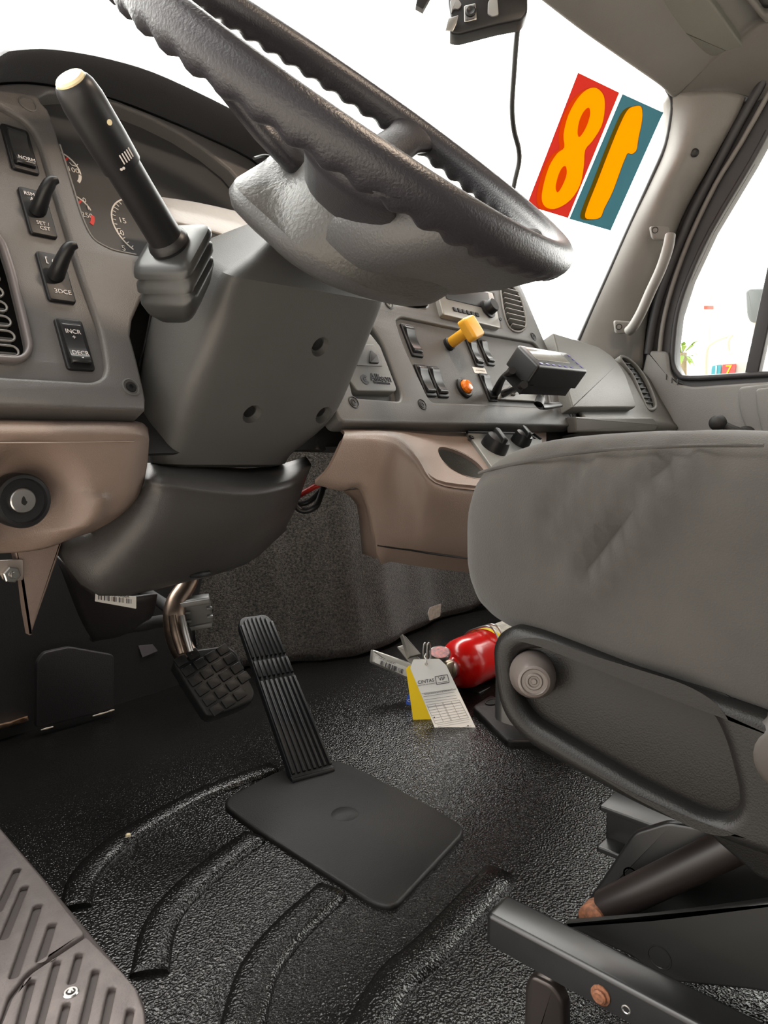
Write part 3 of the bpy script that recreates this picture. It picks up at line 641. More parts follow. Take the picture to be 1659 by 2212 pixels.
# --- steering wheel
WC = V(.535, .508, .832); al, be, RW = .714, .07, .2405
eu = V(math.cos(be), math.sin(be), 0); ew = V(-math.sin(be)*math.cos(al), math.cos(be)*math.cos(al), math.sin(al)); en = eu.cross(ew)
WF = Frame(WC, eu, ew)
sw = thing('steering_wheel', 'large black four-spoke steering wheel with finger grips and a wide grey hub', 'steering wheel', WC-en*.08)
vs, fs = [], []; NA, NS = 384, 20
for i in range(NA):
    th = 2*math.pi*i/NA; rad = eu*math.sin(th)-ew*math.cos(th)
    for k in range(NS):
        ph = 2*math.pi*k/NS; cr_, sn = math.cos(ph), math.sin(ph)          # cr: outward, sn: towards the driver
        back = max(0, -sn*.8-.35*cr_*0)
        bump = (.5+.5*math.cos(54*th))*.0048*max(0, -sn)**1.5
        r_ = .0165
        vs.append(WC+rad*(RW+cr_*r_)+en*(sn*(.0172+bump)))
for i in range(NA):
    for k in range(NS): fs.append((i*NS+k, i*NS+(k+1) % NS, ((i+1) % NA)*NS+(k+1) % NS, ((i+1) % NA)*NS+k))
fixn(add('rim', vs, fs, leather, sw, 180))
# hub: deep bowl behind, tapering towards the driver
def hubring(n, bt, bb, wt, wb):               # height, top, bottom, half width at the top and at the bottom
    bc = (bt+bb)/2
    pts = [(0, bt), (wt*.6, bt-.004), (wt, bt-(bt-bb)*.22), (max(wt, wb)*.98, bc), (wb, bb+(bt-bb)*.25), (wb*.65, bb+.008), (0, bb), (-wb*.65, bb+.008), (-wb, bb+(bt-bb)*.25), (-max(wt, wb)*.98, bc), (-wt, bt-(bt-bb)*.22), (-wt*.6, bt-.004)]
    return [WF.w(a, b, n) for a, b in spline2(pts, 4)]
H = [(-.132, -.06, -.08, .01, .01), (-.131, -.02, -.105, .058, .055), (-.127, .006, -.125, .090, .082), (-.120, .022, -.142, .106, .093), (-.111, .031, -.153, .111, .098), (-.103, .035, -.160, .107, .098)]
hub = loft('hub_bowl', [hubring(*h) for h in H], hubmat, sw, smooth=60)
H2 = [(-.103, .035, -.160, .107, .098), (-.100, .037, -.162, .102, .098), (-.086, .045, -.170, .075, .096), (-.070, .050, -.180, .050, .092), (-.055, .054, -.186, .040, .090), (-.044, .052, -.186, .036, .085), (-.036, .040, -.17, .03, .07), (-.033, .0, -.10, .01, .02)]
padm = loft('horn_pad', [hubring(*h) for h in H2], mat('hub_pad_polymer', (.068, .067, .064), .42, bump=.6, bscale=260, detail=6, bdist=.0016), sw, smooth=60)
tube('pad_seam', [WF.w(a, b, c) for a, b, c in [(-.066, .032, -.085), (-.042, .046, -.082), (-.015, .0485, -.080), (.02, .048, -.078), (.05, .040, -.080)]], .0016, black, sw, 6, 4)
def spoke(P, w, th):
    rings_ = []
    for i, (a, b, c) in enumerate(P):
        t = (Vector(P[min(i+1, len(P)-1)])-Vector(P[max(i-1, 0)])); t = WF.u*t[0]+WF.v*t[1]+WF.n*t[2]; t.normalize(); s = t.cross(WF.n).normalized(); nn_ = s.cross(t)
        o = WF.w(a, b, c); rings_.append([o+s*(w[i]*math.cos(q))+nn_*(th[i]*math.sin(q)) for q in [2*math.pi*k/20 for k in range(20)]])
    return loft('spoke', rings_, leather, sw, smooth=180)
for s in (-1, 1):
    spoke([(s*.03, -.005, -.068), (s*.075, .028, -.054), (s*.125, .058, -.033), (s*.172, .084, -.014), (s*.200, .098, -.005), (s*.218, .107, 0)], [.042, .034, .026, .024, .030, .046], [.014, .013, .011, .011, .012, .013])
    spoke([(s*.04, -.10, -.066), (s*.085, -.125, -.050), (s*.130, -.150, -.024), (s*.165, -.170, -.005)], [.055, .048, .042, .050], [.016, .015, .013, .013])
loft('lower_fairing', [[WF.w(a, b, n) for a, b in spline2([(-wa, b0), (0, b0+.01), (wa, b0), (wa*.95, b1*.97), (0, b1), (-wa*.95, b1*.97)], 4)] for wa, b0, b1, n in ((.05, -.08, -.135, -.104), (.085, -.10, -.165, -.084), (.09, -.12, -.205, -.050), (.09, -.14, -.230, -.024), (.085, -.16, -.240, -.008), (.06, -.18, -.236, .002))], hubmat, sw, smooth=180)

# --- turn signal stalk with its rubber boot
ts = thing('turn_signal_stalk', 'thick black turn signal stalk with a cream end button and rubber boot', 'stalk', dep(370, 600, .70))
b0, b1 = dep(372, 538, .665), dep(153, 174, .535); axs = (b1-b0).normalized(); Ls = (b1-b0).length
prof = [(.0205, -.006), (.0205, .002), (.0190, .003), (.0190, .006), (.0195, .007), (.0188, .010), (.0175, .012), (.0160, .014), (.0152, Ls*.40), (.0152, Ls*.55), (.0168, Ls*.555), (.0172, Ls*.70), (.0170, Ls*.90), (.0155, Ls*.965), (.0138, Ls*.99), (.0125, Ls)]
lathe('stalk_arm', b0, axs, prof+[(0, Ls)], black, ts, 32, 35)
lathe('end_button', b0+axs*(Ls-.002), axs, [(.0118, 0), (.0118, .0035), (.0102, .0052), (0, .0056)], cream, ts, 28)
SFm = Frame(b0, (X*.6-Y*.75+Z*.1), axs)
sa = (CAM-b0); sa = (sa-axs*sa.dot(axs)).normalized(); sb = axs.cross(sa)
def onst(h, ang, r): return b0+axs*h+(sa*math.cos(ang)+sb*math.sin(ang))*r
for k in range(5):
    a = .15+.15*k; tube('stalk_mark', [onst(Ls*.60, a, .0170), onst(Ls*.65, a, .0172)], .0006, legend, ts, 5)
for k, h in ((0, .585), (1, .585)):
    p = onst(Ls*h, -.12+.13*k, .0170); lathe('stalk_dot', p, (p-(b0+axs*Ls*h)).normalized(), [(.0011, -.0004), (.0011, .0004), (0, .0004)], legend, ts, 8)
p = onst(Ls*.80, .55, .0174); lathe('stalk_dot', p, (p-(b0+axs*Ls*.80)).normalized(), [(.0022, -.0004), (.0022, .0003), (0, .0003)], cream, ts, 12)
# boot
BF = Frame(b0, axs.cross(V(0, 0, 1)).normalized(), axs.cross(axs.cross(V(0, 0, 1))).normalized())
bu = (sb*.72+sa*.69).normalized(); bv = axs.cross(bu)
def sq(w, h, d, k=.012): return [b0-axs*d+bu*a+bv*b for a, b in rnd([(-w, -h), (w, -h), (w, h), (-w, h)], k, 4)]
rub = mat('boot_rubber', (.035, .036, .036), .35)
def sqd(w, d, k=.012):
    d = d*.62 if d > 0 else d; w *= 1.1; sh_ = (X*.25+Y*.35-Z*.9)*max(0, d)*.9+axs*max(0, d)*.75; return [p+sh_ for p in sq(w, w, d, k)]
loft('rubber_boot', [sqd(.022, -.004, .009), sqd(.028, -.002), sqd(.0295, .003), sqd(.0295, .008), sqd(.027, .010), sqd(.027, .016), sqd(.0292, .020), sqd(.0292, .028), sqd(.0262, .031), sqd(.0262, .036), sqd(.0285, .040), sqd(.0285, .046), sqd(.025, .064), sqd(.018, .082), sqd(.012, .088)], rub, ts, smooth=50)
# sill of the gauge opening: light from above painted into its pale, dusty colour
sl = patch('gauge_sill', pxrows([[(336, 424, .76), (420, 436, .76), (510, 456, .76), (600, 480, .76)], [(372, 476, .712), (436, 490, .708), (512, 514, .705), (600, 545, .705)], [(372, 486, .712), (436, 497, .71), (512, 520, .708), (600, 552, .708)]]), mat('lit_dusty_sill_plastic', (.34, .30, .27), .45, bump=.3, bscale=150, var=.15), cl, .004, 1)

# ================================================================== dashboard, centre
cp = thing('centre_dash_panel', 'grey centre dash panel with rocker switches and screw holes', 'dash panel', (1.03, .68, .535))
o1 = [(.672, -.058), (1.352, -.058), (1.372, -.046), (1.374, 0)] + DASH.pxs([(1236, 860), (1180, 745), (1132, 630)]) + [(1.36, .32), (1.30, .345), (.80, .345), (.735, .30), (.70, .15), (.672, .02)]
r1 = DASH.pxs([(930, 868), (1060, 873), (1192, 880), (1186, 838), (1168, 757), (1154, 740), (1000, 712), (868, 684), (855, 692), (872, 745)])
r2 = DASH.pxs([(764, 858), (866, 866), (868, 850), (830, 745), (800, 700), (770, 690), (745, 760)])
rad = DASH.pxs([(953, 676), (1083, 708), (1070, 655), (1066, 635), (950, 612), (938, 612)])
vnt = DASH.pxs([(1104, 712), (1124, 716), (1136, 700), (1128, 655), (1112, 625), (1096, 612), (1082, 618), (1084, 650), (1092, 690)])
poc = DASH.pxs([(850, 655), (900, 664), (925, 662), (924, 640), (905, 600), (850, 590), (840, 620)])
r1 = rnd(r1, [.012, .01, .012, .01, .01, .01, .02, .008, .008, .02], 4); r2 = rnd(r2, [.008, .008, .01, .02, .01, .01, .02], 4); poc = rnd(poc, .01, 4)
vnt = [tuple(q) for q in spline2(vnt, 3)]
plate('panel_face', DASH, [rnd(o1, .012, 4), r1, r2, rad, vnt, poc], .028, charcoal, cp, .0045, 4)
def ccw(l): return l if area2(l) > 0 else l[::-1]
plate('switch_bed', DASH.sub(0, 0, -.006), [offset2(ccw(r1), -.005)], .005, charcoal, cp, .001)
plate('selector_bed', DASH.sub(0, 0, -.014), [offset2(ccw(r2), -.005)], .005, charcoal, cp, .001)
plate('pocket_back', DASH.sub(0, 0, -.024), [offset2(ccw(poc), -.004)], .003, black, cp, .001)
a, b = DASH.px(905, 654); plate('pocket_lip', DASH.sub(a, b, .004), [rect(-.01, 0, .060, .010, .003)], .012, black, cp, .002)
plate('vent_back', DASH.sub(0, 0, -.026), [offset2(ccw(vnt), -.004)], .003, hollow, cp, 0)
tube('vent_surround', [DASH.w(a, b, .000) for a, b in vnt+vnt[:1]], .0022, greytrim, cp, 8)
for k in range(8):
    y = 630+11*k; xl = 1086+1.6*k+max(0, k-5)*4; xr = 1118+3.0*k-max(0, k-5)*3
    p, q = DASH.px(xl, y-3), DASH.px(xr, y+3)
    plate('vent_louver', Frame(DASH.w((p[0]+q[0])/2, (p[1]+q[1])/2, -.002), X, V(0, -.75, .66)), [rect(0, 0, q[0]-p[0], .013, .002)], .0022, greytrim, cp, .0008)
for (x, y) in ((912, 874), (764, 869), (1232, 893), (840, 657), (1152, 727)):
    a, b = DASH.px(x, y); lathe('screw_well', DASH.w(a, b, -.0006), DASH.n, [(.0095, 0), (.0095, .0014), (.0082, .0018), (.0075, .0004), (0, .0004)], black, cp, 18); screw(cp, DASH, a, b, .009, .0015, steel if x == 840 else None)
SB = DASH.sub(0, 0, -.006)
for (x, y, w_, h_) in ((888, 737, .030, .060), (1024, 764, .026, .056), (1048, 762, .026, .056), (917, 823, .029, .058), (944, 826, .029, .058), (1053, 838, .029, .056)):
    a, b = SB.px(x, y); rocker(cp, SB, a, b, w_, h_)
a, b = SB.px(1036, 801); plate('paper_label', SB.sub(a, b, .0008), [rect(0, 0, .040, .012, .001)], .0007, white, cp, 0)
for k in range(5): tube('label_print', [SB.w(a-.013+.006*k, b, .001), SB.w(a-.009+.006*k, b, .001)], .0006, greyink, cp, 4)
a, b = SB.px(1001, 839)
al_ = thing('amber_lamp', 'round amber warning lamp in a black ring on the centre panel', 'lamp', SB.w(a, b))
lathe('lamp_ring', SB.w(a, b, -.001), SB.n, [(.0185, 0), (.0185, .005), (.0165, .007), (.0135, .007), (.0130, .004), (0, .004)], black, al_, 28)
lathe('lamp_lens', SB.w(a, b, .004), SB.n, [(.0128, 0), (.0125, .005), (.0095, .009), (.005, .010), (0, .0105)], amber, al_, 12, 20)
# yellow parking brake knob
a, b = SB.px(968, 745)
pk = thing('parking_brake_knob', 'yellow push-pull parking brake knob on the centre panel', 'knob', SB.w(a, b))
lathe('knob_collar', SB.w(a, b, 0), SB.n, [(.012, 0), (.012, .006), (.009, .009), (0, .009)], black, pk, 20)
lathe('knob_shank', SB.w(a, b, .006), SB.n, [(.0088, 0), (.0098, .002), (.0098, .040), (.0090, .044), (0, .044)], yellow, pk, 24)
kf = SB.sub(a, b, .062, .35)
plate('knob_head', kf, [rect(0, 0, .040, .040, .007)], .016, yellow, pk, .005)
# gear selector pad
a, b = DASH.px(815, 808); GS = DASH.sub(a, b, .002)
gs = thing('gear_selector', 'grey gear selector pad with raised maker lettering beside the column', 'gear selector', GS.w(0, -.04, 0))
plate('selector_body', GS, [rnd(GS.pxs([(771, 844), (855, 846), (857, 838), (822, 748), (800, 720), (740, 720), (740, 800)]), .004, 3)], .016, mat('selector_grey', (.14, .14, .135), .45), gs, .002)
wq = GS.pxs([(770, 790), (826, 792), (824, 772), (808, 745), (770, 745)])
plate('selector_window', GS.sub(0, 0, .0012), [rnd(wq, .003, 3)], .002, charcoal, gs, .0008)
plate('selector_button', GS.sub(0, 0, .004), [rnd(GS.pxs([(796, 786), (816, 787), (812, 770), (798, 758)]), .002, 3)], .003, black, gs, .001)
q = GS.px(822, 817); text('selector_lettering', 'Allison', GS, q[0], q[1], .0175, ink, gs, .0006, .0004, sx=.95)
q = GS.px(824, 827); text('selector_lettering', 'Transmission', GS, q[0], q[1], .0068, ink, gs, .0006, .0004)
q = GS.px(788, 820)
arcband('selector_emblem', GS, q, .0042, .0080, 40, 330, ink, gs, 14, .0006, .0007); arcband('selector_emblem', GS, q, 0.0005, .0032, 0, 359, ink, gs, 12, .0006, .0007)
# radio
rd = thing('car_radio', 'silver and black car radio in the centre dash', 'radio', DASH.w(1.09, .08, 0))
RF = DASH.sub(0, 0, .010)
ro = RF.pxs([(958, 679), (1082, 709), (1071, 655), (1064, 632), (950, 606), (943, 620)])
plate('radio_body', RF, [rnd(ro, .004, 3)], .05, mat('radio_silver', (.30, .29, .27), .3, metal=.3), rd, .002)
RT = RF.sub(0, 0, .0012)
plate('radio_display', RT, [rnd(RT.pxs([(965, 645), (1062, 668), (1055, 632), (955, 612)]), .003, 3)], .002, black, rd, .0008)
for k in range(6):
    a, b = RT.px(983+9.5*k, 668+2.3*k); plate('radio_button', RT.sub(a, b, .0012), [rect(0, 0, .010, .008, .001)], .002, black, rd, .0006)
a, b = RT.px(1053, 668); lathe('radio_knob', RT.w(a, b), RT.n, [(.019, 0), (.019, .003), (.0145, .004), (.0135, .016), (.012, .018), (0, .018)], black, rd, 24)
a, b = RT.px(1080, 690); lathe('radio_jack', RT.w(a, b), RT.n, [(.004, 0), (.004, .002), (.002, .002), (0, .0005)], black, rd, 12)
# monitor on a bent bracket
MF = Frame(dep(1194, 776, 1.17), X, (0, .79, .61))
mn = thing('display_monitor', 'small black display monitor tilted up on a bent metal bracket', 'monitor', dep(1150, 880, 1.22))
mp = MF.pxs([(1165, 791), (1271, 802), (1225, 762), (1118, 744)])
plate('monitor_housing', MF, [rnd(mp, .006, 4)], .036, black, mn, .004)
sp_ = MF.sub(0, 0, .0006)
plate('monitor_screen', sp_, [rnd(MF.pxs([(1160, 777), (1232, 785), (1210, 763), (1136, 752)]), .003, 3)], .002, screen, mn, .0004)
for k in range(6):
    q = MF.px(1170+13*k, 786+1.6*k); plate('soft_key', MF.sub(q[0], q[1], .0008), [rect(0, 0, .010, .0045, .001)], .001, purple, mn, .0003)
for k in range(4):
    q = MF.px(1256-9*k, 793-8*k); plate('soft_key', MF.sub(q[0], q[1], .0008), [rect(0, 0, .007, .006, .001)], .001, purple, mn, .0003)
plate('monitor_back', MF.sub(0, 0, -.034), [offset2(ccw(rnd(mp, .006, 3)), .006)], .022, black, mn, .004)
c0 = MF.w(*MF.px(1150, 770), -.05)
f1 = DASH.w(*DASH.px(1068, 848), .004); f2 = DASH.w(*DASH.px(1085, 852), .004)
tube('bracket_arm', [MF.w(*MF.px(1130, 765), -.03), (MF.w(*MF.px(1130, 765), -.03)*.45+f1*.55)+Z*.008, f1], [.006, .0055, .008], black, mn, 10, 4, 1.0)
tube('bracket_arm', [MF.w(*MF.px(1160, 790), -.035), (MF.w(*MF.px(1160, 790), -.035)*.5+f2*.5), f2], [.006, .005, .007], black, mn, 10, 4, 1.0)
fo = DASH.w(*DASH.px(1198, 880), .012)
tube('bracket_leg', [MF.w(*MF.px(1200, 815), -.04), MF.w(*MF.px(1200, 830), -.04), fo], [.008, .008, .007], black, mn, 10, 3, .6)
pf = DASH.sub(0, 0, .002)
plate('bracket_foot', pf, [rnd(pf.pxs([(1075, 862), (1180, 868), (1172, 838), (1090, 832)]), .004, 3)], .003, mat('foot_grey_steel', (.19, .185, .175), .45), mn, .001)
for (x, y) in ((1104, 846), (1166, 852)):
    a, b = pf.px(x, y); lathe('wing_bolt', pf.w(a, b), pf.n, [(.010, 0), (.010, .004), (.006, .006), (.006, .012), (0, .013)], greytrim, mn, 6, 20)

# --- taupe console with the cup holder
lcn = thing('cup_holder_console', 'taupe lower console below the centre panel with a round cup holder', 'console', at(900, 1230, 'y', .64))
R = [[(735, 924, .705), (760, 924, .705), (790, 925, .705), (815, 925, .705), (870, 926, .705), (930, 928, .705), (985, 929, .705), (1050, 931, .705), (1180, 934, .705)],
     [(744, 934, .668), (775, 934, .664), (805, 934, .660), (832, 935, .656), (868, 944, .648), (908, 981, .622), (948, 1030, .602), (1045, 1046, .582), (1180, 1056, .57)],
     [(741, 944, .657), (771, 944, .654), (800, 944, .650), (826, 947, .645), (861, 957, .637), (900, 995, .613), (942, 1044, .592), (1043, 1059, .573), (1180, 1070, .562)],
     [(736, 960, .654), (766, 960, .651), (796, 961, .647), (820, 965, .642), (853, 978, .635), (893, 1014, .613), (937, 1064, .592), (1042, 1078, .573), (1180, 1088, .562)],
     [(712, 1010, .657), (756, 1015, .654), (793, 1024, .650), (816, 1040, .645), (848, 1062, .638), (892, 1092, .62), (937, 1122, .602), (1041, 1137, .582), (1180, 1147, .572)],
     [(682, 1043, .665), (738, 1056, .66), (776, 1053, .656), (806, 1092, .65), (842, 1150, .642), (890, 1165, .627), (937, 1175, .612), (1040, 1190, .592), (1180, 1200, .58)],
     [(682, 1046, .685), (738, 1060, .68), (777, 1058, .68), (813, 1188, .662), (846, 1194, .652), (890, 1200, .638), (937, 1206, .624), (1040, 1218, .604), (1180, 1228, .592)],
     [(682, 1046, .74), (738, 1061, .74), (778, 1060, .74), (814, 1205, .672), (846, 1213, .664), (890, 1221, .65), (937, 1228, .636), (1040, 1240, .616), (1180, 1250, .60)]]
con = patch('console_shell', refine(pxrows(R), 4), taupe, lcn, .005, 0, smooth=70)
ca, cb, cc_ = at(960, 929, 'y', .705), at(1180, 934, 'y', .705), at(1045, 1046, 'y', .582)
cn = (cb-ca).cross(cc_-ca).normalized(); cn = cn if cn.z > 0 else -cn                  # slope of the console top
CT = Frame(ca, X, cn.cross(X)); cc = CT.w(*CT.px(996, 1000))
recut(con, lathe('cutter', cc-cn*.05, cn, [(.040, 0), (.0415, .12), (0, .12)], taupe, None, 40), taupe)
lathe('cup_well', cc-cn*.062, cn, [(0, 0), (.034, 0), (.0375, .004), (.0412, .0615), (.0428, .063), (.0425, .059), (.039, -.003), (0, -.003)], glove, lcn, 40)
tube('lower_seam', [at(x, y, 'y', w-.0035) for x, y, w in ((815, 1178, .662), (846, 1183, .651), (890, 1189, .636), (937, 1197, .621), (1040, 1210, .601))], .0013, black, lcn, 6, 3)
patch('inner_return', pxrows([[(742, 1062, .72), (775, 1058, .685), (780, 1056, .66)], [(770, 1090, .725), (800, 1090, .69), (808, 1094, .655)], [(778, 1150, .735), (806, 1150, .69), (812, 1150, .66)], [(782, 1195, .74), (808, 1205, .69), (815, 1205, .675)]]), taupe, lcn, .003, 1)
# climate control panel
CP = Frame(CT.o+cn*.006, CT.u, CT.v); co = CP.w(*CP.px(1090, 950))
ccp = thing('climate_panel', 'grey climate control panel with black knobs beside the cup holder', 'climate panel', co)
plate('panel_plate', CP, [rnd(CP.pxs([(1008, 932), (1158, 937), (1172, 950), (1172, 1040), (1085, 1040), (1046, 985)]), .004, 3)], .010, mat('climate_grey', (.19, .19, .18), .45), ccp, .002)
tube('panel_edge', [CP.w(*CP.px(x, y), .001) for x, y in ((1008, 934), (1150, 938), (1168, 950))], .0028, black, ccp, 8)
for (x, y, r_) in ((1066, 968, .0235), (1122, 958, .018)):
    a, b = CP.px(x, y); kb = lathe('control_knob', CP.w(a, b), CP.n, [(r_, 0), (r_*.96, .010), (r_*.85, .020), (r_*.5, .023), (0, .023)], black, ccp, 20, 50)
    plate('knob_grip', CP.sub(a, b, .030, 1.1), [rect(0, 0, r_*1.7, .010, .004)], .012, black, ccp, .003)
for (x, y) in ((1018, 945), (1152, 945)):
    a, b = CP.px(x, y); lathe('screw', CP.w(a, b), CP.n, [(.005, 0), (.005, .002), (.002, .0025), (0, .001)], black, ccp, 14)

# --- passenger side dash
pdash = thing('passenger_dash', 'grey passenger side dash with glove box and a slim end vent', 'dash', (1.6, .70, .50))
prof = [(.74, .505), (.690, .512), (.668, .525), (.664, .545), (.676, .560), (.690, .585), (.712, .630), (.735, .670), (.758, .700), (.80, .718), (.88, .722)]
rows = []
for i in range(19):
    x = 1.372+.468*i/18; e = max(0, (x-1.72)/.12)
    rows.append([V(x, y-.022*e*e*(1 if z > .53 else .6), z-.012*e*e+(.004*math.sin((x-1.37)*6) if z > .6 else 0)+ (0 if z < .6 else -.012*(x-1.37)/.47)) for y, z in prof])
ob = patch('dash_shell', rows, glove, pdash, .006, 1)
GF = Frame((0, .695, .590), X, (0, .47, .88)); GF.o = GF.o + GF.n*.020
gl = rnd(GF.pxs([(1238, 880), (1376, 880), (1350, 805), (1325, 770), (1292, 748), (1195, 718)]), [.004, .015, .02, .02, .01, .004], 4)
plate('glove_box_door', GF, [gl], .03, glove, pdash, .004)
LF = Frame((0, .664, .540), X, (0, .05, 1)); LF.o += LF.n*.004
plate('lower_moulding', LF, [rnd(LF.pxs([(1246, 934), (1415, 932), (1424, 918), (1412, 902), (1244, 900)]), [.003, .01, .01, .01, .003], 4)], .02, glove, pdash, .004)
EV = Frame(at(1378, 830, 'x', 1.775), GF.u, GF.v); EV = Frame(EV.o+V(0, -.012, 0), V(.93, -.30, 0), (.10, .42, .9))
ev = [tuple(q) for q in spline2(EV.pxs([(1342, 775), (1354, 777), (1375, 795), (1395, 825), (1410, 860), (1413, 878), (1400, 882), (1390, 862), (1370, 815), (1352, 790)]), 4)]
plate('end_vent_rim', EV.sub(0, 0, .004), [offset2(ccw(ev), -.008), ev], .02, glove, pdash, .003)
plate('end_vent_back', EV.sub(0, 0, -.004), [offset2(ccw(ev), -.004)], .004, black, pdash, .001)
for k in range(9):
    t = k/8; q = EV.px(1352+48*t+4*math.sin(t*3), 786+84*t)
    box('vent_fin', EV.w(q[0], q[1], -.001), EV.u, EV.n, (.026, .008, .0016), charcoal, pdash, .0004)

# ================================================================== pedals
# accelerator: ribbed treadle hinged at the floor
pb, pt = at(676, 1668, 'z', .012), dep(548, 1332, 1.25)
pu = (at(722, 1655, 'z', .012)-at(632, 1680, 'z', .012)).normalized(); pv = (pt-pb).normalized(); pu = (pu-pv*pu.dot(pv)).normalized()
PF = Frame(pb, pu, pv)
if PF.n.dot(CAM-pb) < 0: PF = Frame(pb, -pu, pv)
Lp = (pt-pb).length
ac = thing('accelerator_pedal', 'long black ribbed accelerator pedal hinged at the floor', 'pedal', pb)
w0, w1 = .035, .031
plate('pedal_plate', PF, [rnd([(-w0, -.004), (w0, -.004), (w1, Lp*.96), (w1*.75, Lp*1.01), (-w1*.75, Lp*1.01), (-w1, Lp*.96)], [.003, .003, .012, .012, .012, .012], 4)], .012, rubber, ac, .003)
for k in range(8):
    s = -1+2*k/7
    for (h0, h1) in ((.004, Lp*.56), (Lp*.585, Lp*.69), (Lp*.715, Lp*.985-abs(s)**3*.012)):
        x0, x1 = s*(w0-.004)*(1-h0/Lp*.11), s*(w1-.003)*(1-.0*h1)
        x0 = s*(w0-.004+(w1-w0)*h0/Lp); x1 = s*(w0-.004+(w1-w0)*h1/Lp)
        plate('tread_rib', PF.sub(0, 0, .0042), [[(x0-.0022, h0), (x0+.0022, h0), (x1+.0022, h1), (x1-.0022, h1)]], .005, rubber, ac, .0012, 2)
lathe('hinge_pin', PF.w(-w0, -.002, -.006), PF.u, [(.006, 0), (.006, w0*2)], black, ac, 12)
# brake pedal
bo = at(462, 1475, 'x', .56); BN = V(-.22, -.72, .66).normalized()
bk = thing('brake_pedal', 'hanging brake pedal with a block-tread rubber pad and bronzed arm', 'pedal', bo-Z*.06)
BFr = Frame(bo, X-BN*BN.x, BN.cross(X-BN*BN.x)); BFr = Frame(bo, V(1, -.02, 0)-BN*BN.dot(V(1, -.02, 0)), BN.cross(V(1, -.02, 0)))
bo_ = BFr.pxs([(372, 1428), (410, 1404), (490, 1393), (512, 1408), (530, 1450), (552, 1495), (546, 1514), (510, 1530), (460, 1548), (445, 1545), (408, 1488)])
plate('pedal_pad', BFr, [rnd(bo_, .006, 3)], .022, rubber, bk, .004)
lo = (min(p[0] for p in bo_), min(p[1] for p in bo_)); hi = (max(p[0] for p in bo_), max(p[1] for p in bo_))
def inside(p, L):
    c = False
    for (x1, y1), (x2, y2) in zip(L, L[1:]+L[:1]):
        if (y1 > p[1]) != (y2 > p[1]) and p[0] < (x2-x1)*(p[1]-y1)/(y2-y1)+x1: c = not c
    return c
ins = offset2(ccw(bo_), .0065)
r0 = .20                                       # tread rows run slightly askew
stp = .0185
for i in range(-6, 7):
    for j in range(-6, 7):
        a, b = i*stp*1.08, j*stp*.92; q = (a*math.cos(r0)-b*math.sin(r0), a*math.sin(r0)+b*math.cos(r0))
        if inside(q, ins): plate('tread_block', BFr.sub(q[0], q[1], .0028, r0), [rect(0, 0, stp*.90, stp*.72, .0015, 2)], .0045, rubber, bk, .0008, 2)
ap = [BFr.w(*BFr.px(412, 1418), -.012), BFr.w(*BFr.px(400, 1400), -.01)+V(0, .01, .01), dep(378, 1345, .99), dep(382, 1300, 1.0), dep(408, 1255, 1.02), dep(430, 1180, 1.03), dep(440, 1080, 1.04)]
tube('pedal_arm', ap, [.017, .017, .016, .015, .013, .012, .012], brownsteel, bk, 14, 5, .8)
pz = ap[-1]; tube('pedal_pivot', [pz, V(pz.x, 1.262, pz.z)], .012, blackmetal, bk, 10)
tube('arm_flute', [dep(372, 1330, .968), dep(378, 1365, .962), dep(392, 1412, .955)], [.005, .006, .005], brownsteel, bk, 10, 4)
tube('arm_flute', [dep(393, 1330, .972), dep(400, 1365, .966), dep(412, 1408, .958)], [.004, .005, .004], steel, bk, 10, 4)
tube('return_spring', [dep(395, 1298, 1.0), dep(388, 1275, 1.02), dep(398, 1262, 1.04)], .002, steel, bk, 6, 3)
SWF = Frame(dep(425, 1325, 1.0), (_R*.97+_F*.25), _U*.95-_F*.2)
bs = thing('brake_switch', 'small grey ribbed brake light switch on the pedal arm', 'switch', SWF.w(0, -.025, 0))
plate('switch_body', SWF, [rnd(SWF.pxs([(390, 1300), (452, 1291), (460, 1345), (458, 1356), (412, 1362), (398, 1335)]), .002, 2)], .02, mat('switch_grey', (.14, .14, .135), .35), bs, .003)
plate('switch_lip', SWF.sub(0, 0, .004), [SWF.pxs([(388, 1302), (452, 1292), (456, 1302), (392, 1313)])], .006, mat('switch_grey_lip', (.17, .17, .165), .35), bs, .002)
plate('switch_lip', SWF.sub(0, 0, .004), [SWF.pxs([(408, 1352), (458, 1343), (458, 1354), (412, 1362)])], .006, MATS['switch_grey_lip'], bs, .002)
for (x, y) in ((405, 1322), (408, 1340), (452, 1312), (454, 1330)):
    a, b = SWF.px(x, y); box('switch_tab', SWF.w(a, b, .004), SWF.u, SWF.v, (.008, .004, .006), MATS['switch_grey'], bs, .001)
# things under the dash on the left
kk = thing('kick_panel', 'dark plum panel standing in the shaded footwell', 'kick panel', at(160, 1570, 'z', 0))
kf_ = Frame(at(160, 1560, 'z', .01), (at(245, 1530, 'z', .01)-at(80, 1575, 'z', .01)).normalized(), Z)
plate('panel_board', kf_, [rnd(kf_.pxs([(78, 1574), (246, 1532), (246, 1415), (150, 1398), (95, 1410), (80, 1430)]), .006, 3)], .01, purpledark, kk, .002)
for (x, y, s_) in ((100, 1572, .010), (215, 1541, .014), (238, 1534, .006)):
    p = kf_.w(*kf_.px(x, y), .004); tube('paint_chip', [p-kf_.u*s_, p, p+kf_.u*s_], [.001, .002, .001], paper, kk, 6)
ud = patch('under_dash_duct', [[dep(120, 1200, .98), dep(220, 1290, .98), dep(340, 1285, 1.0)], [dep(170, 1330, 1.02), dep(250, 1345, 1.02), dep(330, 1330, 1.02)], [dep(200, 1385, 1.06), dep(260, 1375, 1.05), dep(310, 1345, 1.04)]], purpledark, None, .004, 2)
tag(ud, 'dark duct hanging behind the knee cover', 'duct')
